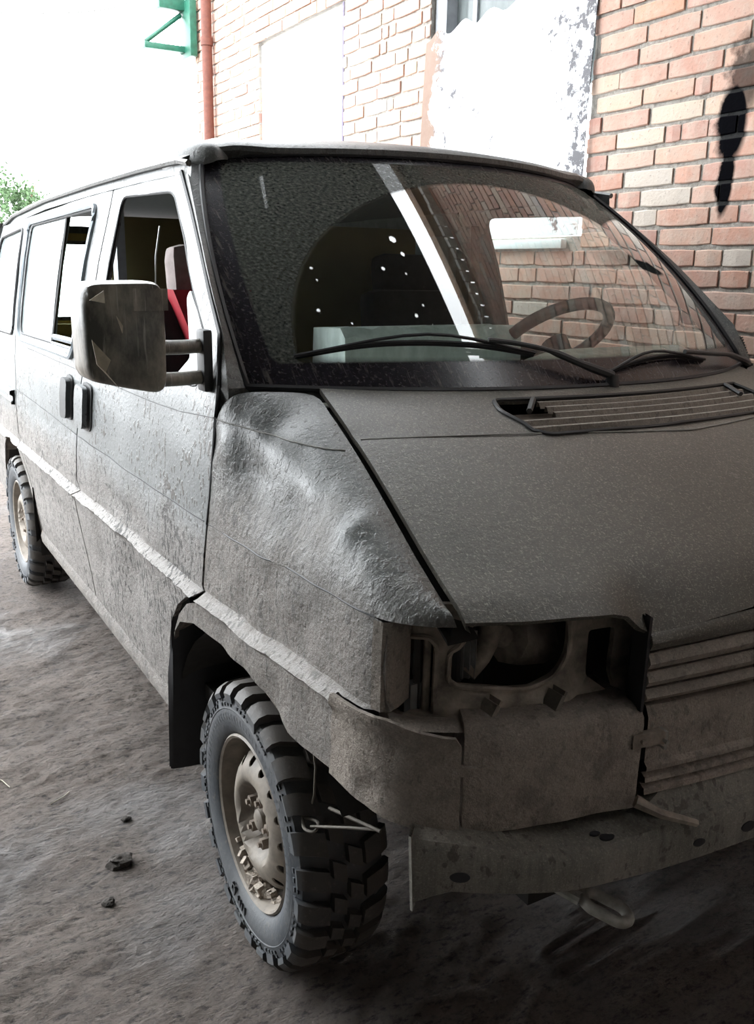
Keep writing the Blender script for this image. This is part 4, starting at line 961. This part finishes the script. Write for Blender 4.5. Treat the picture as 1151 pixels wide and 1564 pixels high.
def brick_mat(name, attr=False):
    m, nt, b = new_mat(name)
    if attr: a = N(nt, 'ShaderNodeAttribute', attribute_name='tone'); r = a.outputs['Fac']
    else: r = N(nt, 'ShaderNodeObjectInfo').outputs['Random']
    g = N(nt, 'ShaderNodeNewGeometry')
    base = ramp(nt, r, [(0, (.50, .27, .20)), (.18, (.55, .32, .24)), (.36, (.46, .26, .21)), (.5, (.58, .37, .28)), (.64, (.52, .31, .25)), (.75, (.62, .50, .40)), (.86, (.56, .28, .18)), (.93, (.60, .52, .44)), (1, (.46, .42, .39))])
    n1 = noise_n(nt, g.outputs['Position'], 11, 7, .65); n2 = noise_n(nt, g.outputs['Position'], 70, 4, .6)
    c_ = mix(nt, ramp(nt, n1, [(.42, 0.), (.68, .65)]), base, (.52, .44, .37))
    c_ = mix(nt, ramp(nt, n2, [(.60, 0.), (.70, .5)]), c_, (.16, .12, .10))
    so_ = soot(nt); c_ = mix(nt, so_, c_, (.004, .004, .005)); nt.links.new(mth(nt, 'MULTIPLY', mth(nt, 'SUBTRACT', 1., so_), .4), b.inputs['Specular IOR Level'])
    nt.links.new(c_, b.inputs['Base Color']); b.inputs['Roughness'].default_value = .85; bump(nt, b, mth(nt, 'ADD', n1, mth(nt, 'MULTIPLY', n2, .5)), .6, .006); return m
M_brick = brick_mat('fired_brick'); M_brick2 = brick_mat('fired_brick_far', True)
m, nt, b = new_mat('mortar'); g = N(nt, 'ShaderNodeNewGeometry'); n1 = noise_n(nt, g.outputs['Position'], 40, 6, .7)
nt.links.new(mix(nt, soot(nt), ramp(nt, n1, [(.3, (.24, .22, .19)), (.7, (.45, .42, .38))]), (.01, .01, .01)), b.inputs['Base Color']); b.inputs['Roughness'].default_value = .95; bump(nt, b, n1, 1., .008); M_mortar = m
# painted, rusting steel sheet
m, nt, b = new_mat('rusting_white_sheet'); v = coords(nt); sep = N(nt, 'ShaderNodeSeparateXYZ'); nt.links.new(v, sep.inputs[0])
n1 = noise_n(nt, v, 4.5, 8, .7); n2 = noise_n(nt, v, 22, 6, .7); st = noise_n(nt, coords(nt, (1, 1.2, 14)), 1.6, 4)
ed = mth(nt, 'ADD', sep.outputs[1], mth(nt, 'MULTIPLY', mth(nt, 'SUBTRACT', n1, .5), .35))
left = ramp(nt, ed, [(.50, 0.), (.56, 1.)])
ex = mth(nt, 'ADD', mth(nt, 'MULTIPLY', n1, .55), mth(nt, 'MULTIPLY', n2, .45)); r_e = N(nt, 'ShaderNodeMapRange'); nt.links.new(mth(nt, 'ABSOLUTE', sep.outputs[1]), r_e.inputs[0]); r_e.inputs[1].default_value = .3; r_e.inputs[2].default_value = .66; r_e.inputs[3].default_value = 0; r_e.inputs[4].default_value = .12
f1 = ramp(nt, mth(nt, 'ADD', ex, r_e.outputs[0]), [(.585, 0.), (.62, 1.)])
c_ = mix(nt, f1, (.84, .86, .88), (.06, .055, .065)); c_ = mix(nt, ramp(nt, st, [(.64, 0.), (.68, .7)]), c_, (.09, .05, .04)); c_ = mix(nt, left, c_, mix(nt, n2, (.13, .05, .02), (.20, .12, .075)))
nt.links.new(c_, b.inputs['Base Color']); b.inputs['Roughness'].default_value = .6; bump(nt, b, n2, .3, .003); M_sheet = m
# earth floor
m, nt, b = new_mat('trodden_earth'); g = N(nt, 'ShaderNodeNewGeometry'); P_ = g.outputs['Position']
n1 = noise_n(nt, P_, 1.6, 6, .6); n2 = noise_n(nt, P_, 14, 8, .68); n3 = noise_n(nt, P_, 60, 5, .7)
c_ = ramp(nt, mth(nt, 'ADD', mth(nt, 'MULTIPLY', n1, .6), mth(nt, 'MULTIPLY', n2, .4)), [(.34, (.15, .125, .11)), (.5, (.215, .175, .15)), (.68, (.30, .25, .215))])
c_ = mix(nt, ramp(nt, n3, [(.50, 0.), (.70, .75)]), c_, (.08, .068, .06))
n4 = noise_n(nt, coords(nt, (1, 2.2, 1), (0, 0, .5)), 24, 7, .72); c_ = mix(nt, ramp(nt, n4, [(.36, .85), (.47, 0.)]), c_, (.035, .03, .028))  # hollows darkened in the colour, like shade in crevices
wet = ramp(nt, noise_n(nt, P_, 1.1, 4, .55), [(.50, 0.), (.64, 1.)])
c_ = mix(nt, mth(nt, 'MULTIPLY', wet, .55), c_, (.095, .085, .082))
nt.links.new(c_, b.inputs['Base Color']); nt.links.new(ramp(nt, mth(nt, 'SUBTRACT', wet, mth(nt, 'MULTIPLY', n3, .3)), [(.1, .95), (.8, .38)]), b.inputs['Roughness'])
bump(nt, b, mth(nt, 'ADD', mth(nt, 'ADD', n2, mth(nt, 'MULTIPLY', n3, .6)), mth(nt, 'MULTIPLY', n4, 1.6)), .95, .045); M_earth = m

def axis(parts):
    out = [parts[0][0]]
    for a, b_, st_ in parts:
        n = max(1, int(round((b_-a)/st_))); out += [a+(b_-a)*i/n for i in range(1, n+1)]
    return out
xs = axis([(-30, -8, 4), (-8, -2.6, .3), (-2.6, -.3, .02), (-.3, 1.27, .12)]); ys = axis([(-5.6, -1.2, .3), (-1.2, 2.6, .02), (2.6, 5, .06), (5, 9, .3), (9, 45, 4)])
def gh(x, y):
    if x > .9: return 0
    f = min(1, max(0, (x+8)/3)) if x < -5 else 1
    n = noise.fractal(Vector((x*2.4+y*.8, y*4.4-x*1.2, 0)), .9, 2.1, 6)*.015+abs(noise.noise(Vector((x*9+y*3, y*17, 4))))*-.011+noise.noise(Vector((x*26, y*40, 7)))*.006
    flat = min(1, max(0, noise.noise(Vector((x*1.1, y*1.1, 9)))*3+.9))
    if -1.0 < x and (-.36 < y < .36 or abs(y-RW) < .4): flat *= .25
    return (n*(.4+.6*flat)-.004)*f
mb = MB(); mb.quadgrid([[(x, y, gh(x, y)) for x in xs] for y in ys]); me_o = mb.obj('floor', M_earth, None, kind='structure', label='trodden dark earth floor running out of the garage')

# brick wall -----------------------------------------------------------------
wall = empty('wall_right', (WX, 0, 0), None, kind='structure', label='old brick wall on the far side of the van')
HOLES = [(1.40, 2.66, 1.755, 3.6), (3.62, 4.93, 0., 3.17)]
TOP = 4.3
mb = MB(); cells_y = [-5.6, 1.40, 2.66, 3.62, 4.93, 6.25]
def slab(y0, y1, z0, z1, x0=WX+.009, x1=WX+.26): mb.box(((x0+x1)/2-WX, (y0+y1)/2, (z0+z1)/2), (x1-x0, y1-y0, z1-z0))
slab(-5.6, 1.40, 0, TOP); slab(1.40, 2.66, 0, 1.755); slab(1.40, 2.66, 3.6, TOP); slab(2.66, 3.62, 0, TOP); slab(3.62, 4.93, 3.17, TOP); slab(4.93, 6.25, 0, TOP)
mb.obj('mortar_bed', M_mortar, wall, smooth=False)
def brick_mesh(L_, seed):
    rnd = random.Random(seed); mb = MB(); h, d = .064, .03; ny = max(2, int(L_/.06))
    def j(a): return (rnd.random()-.5)*a
    rows = []
    for i in range(ny+1):
        y = -L_/2+L_*i/ny; e = .004 if i in (0, ny) else 0
        tz, bz = h/2+j(.003)-e*.5, -h/2+j(.003)+e*.5; x = 0+j(.0022)
        rows.append([Vector((d, y, bz)), Vector((.003+e, y, bz)), Vector((x+e*.8, y, bz+.004)), Vector((x+e*.8+j(.001), y, tz-.004)), Vector((.003+e, y, tz)), Vector((d, y, tz))])
    return rows
BM = {}
def get_brick(L_, seed):
    k = (round(L_, 3), seed)
    if k not in BM:
        mb = MB(); rows = brick_mesh(L_, seed); mb.quadgrid(rows); n = 6; mb.f.append(tuple(range(n))); mb.f.append(tuple(reversed(range(len(mb.v)-n, len(mb.v)))))
        me = bpy.data.meshes.new('brick'); me.from_pydata([tuple(p) for p in mb.v], [], mb.f); bm = bmesh.new(); bm.from_mesh(me); bmesh.ops.recalc_face_normals(bm, faces=bm.faces); bm.to_mesh(me); bm.free(); me.materials.append(M_brick); BM[k] = me
    return BM[k]
rnd = random.Random(11); LONG = [.25, .246, .253]; SHORT = [.12, .117, .065]
far = MB(); tones = []; n_ind = 0
def region(y, z):
    if .22 < y < 1.42 and .80 < z < 2.62: return 1
    if 1.40 <= y < 2.12 and 1.10 < z < 1.76: return 1
    if 2.6 < y < 3.66 and 2.15 < z < 3.20: return 1
    if 4.9 < y < 6.25 and 2.70 < z < 3.60: return 2
    return 0
k = 0; z = .038; placed = []
while z < TOP:
    y = -5.6+rnd.random()*.1; k += 1
    while y < 6.22:
        L_ = rnd.choice(LONG) if rnd.random() < .66 else rnd.choice(SHORT)
        if y+L_ > 6.25: L_ = 6.25-y
        if L_ < .03: break
        y0, y1 = y, y+L_; y = y1+.010+rnd.random()*.006
        for (a, b_, c_, d_) in HOLES:   # cut at openings
            if c_-.02 < z < d_:
                if y0 < a < y1: y1 = a
                elif a <= y0 < b_: y0 = max(y0, b_) if y1 > b_ else y1
        if y1-y0 < .035: continue
        placed.append((y0, y1, z+(rnd.random()-.5)*.003, (rnd.random()-.5)*.005, rnd.random()))
    z += .0772
ind = sorted([p for p in placed if region((p[0]+p[1])/2, p[2])], key=lambda p: (region((p[0]+p[1])/2, p[2]), (p[0]+p[1])/2))[:300]
inds = set(ind)
for i, (y0, y1, z, dx, t) in enumerate(placed):
    p = (y0, y1, z, dx, t); L_ = round((y1-y0)*100)/100 if p in inds else y1-y0
    if p in inds:
        o = bpy.data.objects.new('brick', get_brick(max(.03, L_), int(t*3))); C.objects.link(o); o.parent = wall
        o.location = (dx, (y0+y1)/2, z); o.rotation_euler = ((t-.5)*.015, 0, 0)
    else:
        h = .032; o = len(far.v); x0 = dx
        far.v += [(x0, y0, z-h), (x0, y1, z-h), (x0, y1, z+h), (x0, y0, z+h), (x0+.03, y0, z-h), (x0+.03, y1, z-h), (x0+.03, y1, z+h), (x0+.03, y0, z+h)]
        far.f += [(o, o+3, o+2, o+1), (o, o+1, o+5, o+4), (o+1, o+2, o+6, o+5), (o+2, o+3, o+7, o+6), (o+3, o, o+4, o+7)]; tones += [t]*5
me = bpy.data.meshes.new('brick_courses'); me.from_pydata(far.v, [], far.f); at = me.attributes.new('tone', 'FLOAT', 'FACE'); at.data.foreach_set('value', tones); me.materials.append(M_brick2)
o = bpy.data.objects.new('brick_courses', me); C.objects.link(o); o.parent = wall; o['kind'] = 'stuff'
# pale coping bricks where the wall meets the roof
mb = MB(); y = -5.5
while y < 2.7: mb.box((.06-.02*(rnd.random()), y+.06, TOP+.035), (.30, .115, .065)); y += .13
mb.obj('coping_brick', simple('pale_brick', (.62, .60, .55), .9), wall, kind='stuff')

# opening with window and steel sheet over it
wn = empty('window_1', (WX, 0, 0), None, kind='structure', label='grey framed window above the rusting steel sheet')
mb = MB(); mb.box((.13, 2.60, 3.1), (.20, .10, 1.0)); mb.box((.13, 1.45, 3.1), (.20, .08, 1.0)); mb.box((.13, 2.03, 3.57), (.2, 1.2, .06)); mb.box((.11, 2.38, 3.1), (.05, .035, 1.0)); mb.obj('frame', M_grey, wn, smooth=False)
mb = MB(); mb.box((.10, 2.03, 3.0), (.006, 1.14, 1.2)); mb.obj('pane', M_glassd, wn)
sh = MB(); ny, nz = 40, 30; rows = []
for j in range(nz+1):
    t = j/nz; r = []
    for i in range(ny+1):
        y = -.648+1.296*i/ny; top = .52+.018*math.sin(i*.9)+.012*noise.noise(Vector((i*.4, 0, 0)))-.02*(y/.65); r.append(Vector((.010*noise.noise(Vector((y*2, t*2, 0)))-.02+.03*t, y, -.52+(top+.52)*t)))
    rows.append(r)
sh.quadgrid(rows); sh.quadgrid([[p+Vector((.004, 0, 0)) for p in r] for r in rows])
so = sh.obj('steel_sheet', M_sheet, None, label='white painted steel sheet with rusty edges covering the wall opening', category='metal sheet'); so.location = (WX-.014, 2.036, 2.275)
mb = MB(); mb.box((0, 0, 0), (.035, .62, .042)); o = mb.obj('rail', M_rail, None, bevel=.006, label='short white rail on the bricks, seen through the windscreen', category='rail'); o.location = (WX-.02, 1.79, 1.722)
dr = empty('door_1', (WX, 0, 0), None, kind='structure', label='plain white boarded doorway in the sunlit brick wall')
for k in range(6): mb = MB(); mb.box((.045, 3.735+.219*k, 1.58), (.03, .214, 3.14)); mb.obj('board', M_whitebrd, dr, smooth=False, bevel=.003)
mb = MB(); mb.box((.03, 3.63, 1.58), (.05, .022, 3.16)); mb.obj('gap_strip', simple('purple_grey_gap', (.10, .08, .13), .7), dr)  # strip coloured as the shade in the gap beside the boards
# brown downpipe and green bracket, wires
mb = MB(); mb.tube([(0, 0, 0), (0, 0, 3.95)], .042, 12)
for z_ in (.6, 1.5, 2.4, 3.3): mb.tube([(0, 0, z_), (0, 0, z_+.06)], .050, 12)
o = mb.obj('drainpipe', M_pipe, None, label='rust brown drainpipe at the bright end of the brick wall', category='drainpipe'); o.location = (WX-.055, 5.82, 0)
mb = MB(); mb.box((-.03, -.06, 0), (.06, .26, .44)); mb.box((-.22, 0, -.15), (.36, .10, .05)); mb.tube([(-.38, 0, -.12), (-.07, 0, .12)], .02, 8); mb.box((-.16, 0, .22), (.22, .12, .16)); o = mb.obj('lamp_bracket', M_green, None, label='green metal bracket on the corner of the brick wall', category='bracket', bevel=.01); o.location = (WX-.02, 6.32, 3.50)
wl_ = [((1.15, 6.45, 3.85), (.6, 9, 4.1), (-3, 14, 4.8), 'thin cable leading away from the green bracket'), ((1.24, 5.70, 3.70), (1.23, 5.0, 3.60), (1.24, 3.2, 3.42), 'pale cable sagging along the top of the brick wall')]
for a, b_, c_, lb in wl_: mb = MB(); mb.tube(catmull([a, b_, c_], 10), .008, 5); mb.obj('cable', M_alu, None, label=lb, category='cable')

# roof over the near half, gap along the wall, remaining walls
def hexa(x, y, r, e=1.): return [(x+r*math.cos(PI*k/3+.3), y+r*e*math.sin(PI*k/3+.3)) for k in range(6)]
gaps = [hexa(.587, .704, .045), hexa(.616, .522, .030), hexa(.297, .371, .026), hexa(.536, .29, .016), hexa(-.46, .543, .018), hexa(-.482, .394, .012), hexa(-.681, .053, .022), hexa(.556, -.086, .018), hexa(.407, -.2, .026), hexa(.562, -.315, .012), hexa(-.41, -.186, .016), [(-.475, 1.42), (-.445, 1.42), (-.265, 1.90), (-.305, 1.90)]]
mb = MB(); panel(mb, [(-7, -5.6), (.86, -5.6), (.86, 2.7), (-7, 2.7)], lambda a, b_, o: Vector((a, b_, 4.56+o)), .6, .03, gaps); mb.obj('ceiling', M_ceil, None, kind='structure', smooth=False, label='dark shed roof with chinks of daylight')
mb = MB(); mb.box((1.19, -1.45, 4.50), (.20, 8.3, .16)); o = mb.obj('trim_1', M_wood, None, kind='structure', smooth=False)
mb = MB(); mb.box((-2.9, -5.7, 2.3), (8.6, .2, 4.6)); mb.obj('wall_front', M_conc, None, kind='structure', smooth=False)
mb = MB(); mb.box((-4.2, -1.9, 2.3), (.2, 7.6, 4.6)); mb.obj('shade_wall_left', M_ceil, None, kind='structure', smooth=False)  # unseen wall, its reach set to cut light from the left
# tree beyond
tr = empty('tree', (.95, 15.5, 0), None, label='pale green leafy tree beyond the roof of the van', category='tree')
mb = MB(); mb.tube([(0, 0, 0), (.05, 0, 1.2), (-.05, .1, 2.3)], [.12, .10, .06], 8); mb.tube([(.05, 0, 1.2), (.5, 0, 2.2), (.7, .1, 2.9)], [.06, .04, .02], 6); mb.tube([(0, 0, 1.4), (-.6, 0, 2.2), (-.9, .1, 2.8)], [.06, .04, .02], 6); mb.obj('trunk', M_bark, tr)
mb = MB()
cl_ = [(q*1.15-.25, (rnd.random()-.5)*2, 2.25+.95*math.sqrt(max(0, 1-q*q))*rnd.random()**.6-.15) for q in [rnd.uniform(-1, 1) for _ in range(44)]]
for i in range(5200):
    c_ = cl_[i % 44]; p = Vector((c_[0]+rnd.gauss(0, .13), c_[1]+rnd.gauss(0, .2), c_[2]+rnd.gauss(0, .11)))
    a = Vector((rnd.gauss(0, 1), rnd.gauss(0, 1), rnd.gauss(0, 1))).normalized(); b_ = a.cross(Vector((rnd.gauss(0, 1), rnd.gauss(0, 1), rnd.gauss(0, 1)))).normalized(); s_ = .045
    o = len(mb.v); mb.v += [tuple(p-a*s_), tuple(p+b_*s_*.5), tuple(p+a*s_), tuple(p-b_*s_*.5)]; mb.f.append((o, o+1, o+2, o+3))
mb.obj('foliage', M_leaf, tr, smooth=False, kind='stuff')
M_shade = simple('dim_plaster', (.10, .10, .095), .9)
M_clod = simple('dark_clod', (.05, .042, .036), .95, bmp=1, bd=.01, scale=70)
# clods, straw
for i, (x, y, s_, lb) in enumerate(((-1.10, .47, .026, 'dark clod of earth in the middle of the floor left of the front wheel'), (-1.03, .66, .012, 'small clod of earth close to the front tyre'), (-1.17, .32, .013, 'small clod of earth nearer the puddled corner'))):
    mb = MB(); n = 14; rows = []
    for a in range(9):
        ph = PI*a/8; rows.append([Vector((math.sin(ph)*math.cos(2*PI*q/n)*1.3, math.sin(ph)*math.sin(2*PI*q/n), math.cos(ph)*.55)) * s_*(1+.6*noise.noise(Vector((math.sin(ph)*math.cos(2*PI*q/n)*1.6+i*9, math.sin(ph)*math.sin(2*PI*q/n)*1.6, a*.5)))) for q in range(n)])
    mb.quadgrid(rows, True); o = mb.obj('earth_clod', M_clod, None, label=lb, category='clod', group='earth clods on the floor'); o.location = (x, y, gh(x, y)+s_*.45)
for i, (x, y, a, lb) in enumerate(((-1.30, 1.02, 1.9, 'straw lying on the earth left of the mud flap'), (-1.21, .86, .4, 'shorter straw on the earth nearer the front wheel'))):
    mb = MB(); mb.tube([(0, 0, .004), (.05*math.cos(a), .05*math.sin(a), .008), (.10*math.cos(a+.2), .10*math.sin(a+.2), .006)], .0016, 5); o = mb.obj('straw', M_tape2, None, label=lb, category='straw', group='straws on the floor'); o.location = (x, y, gh(x, y)+.002)
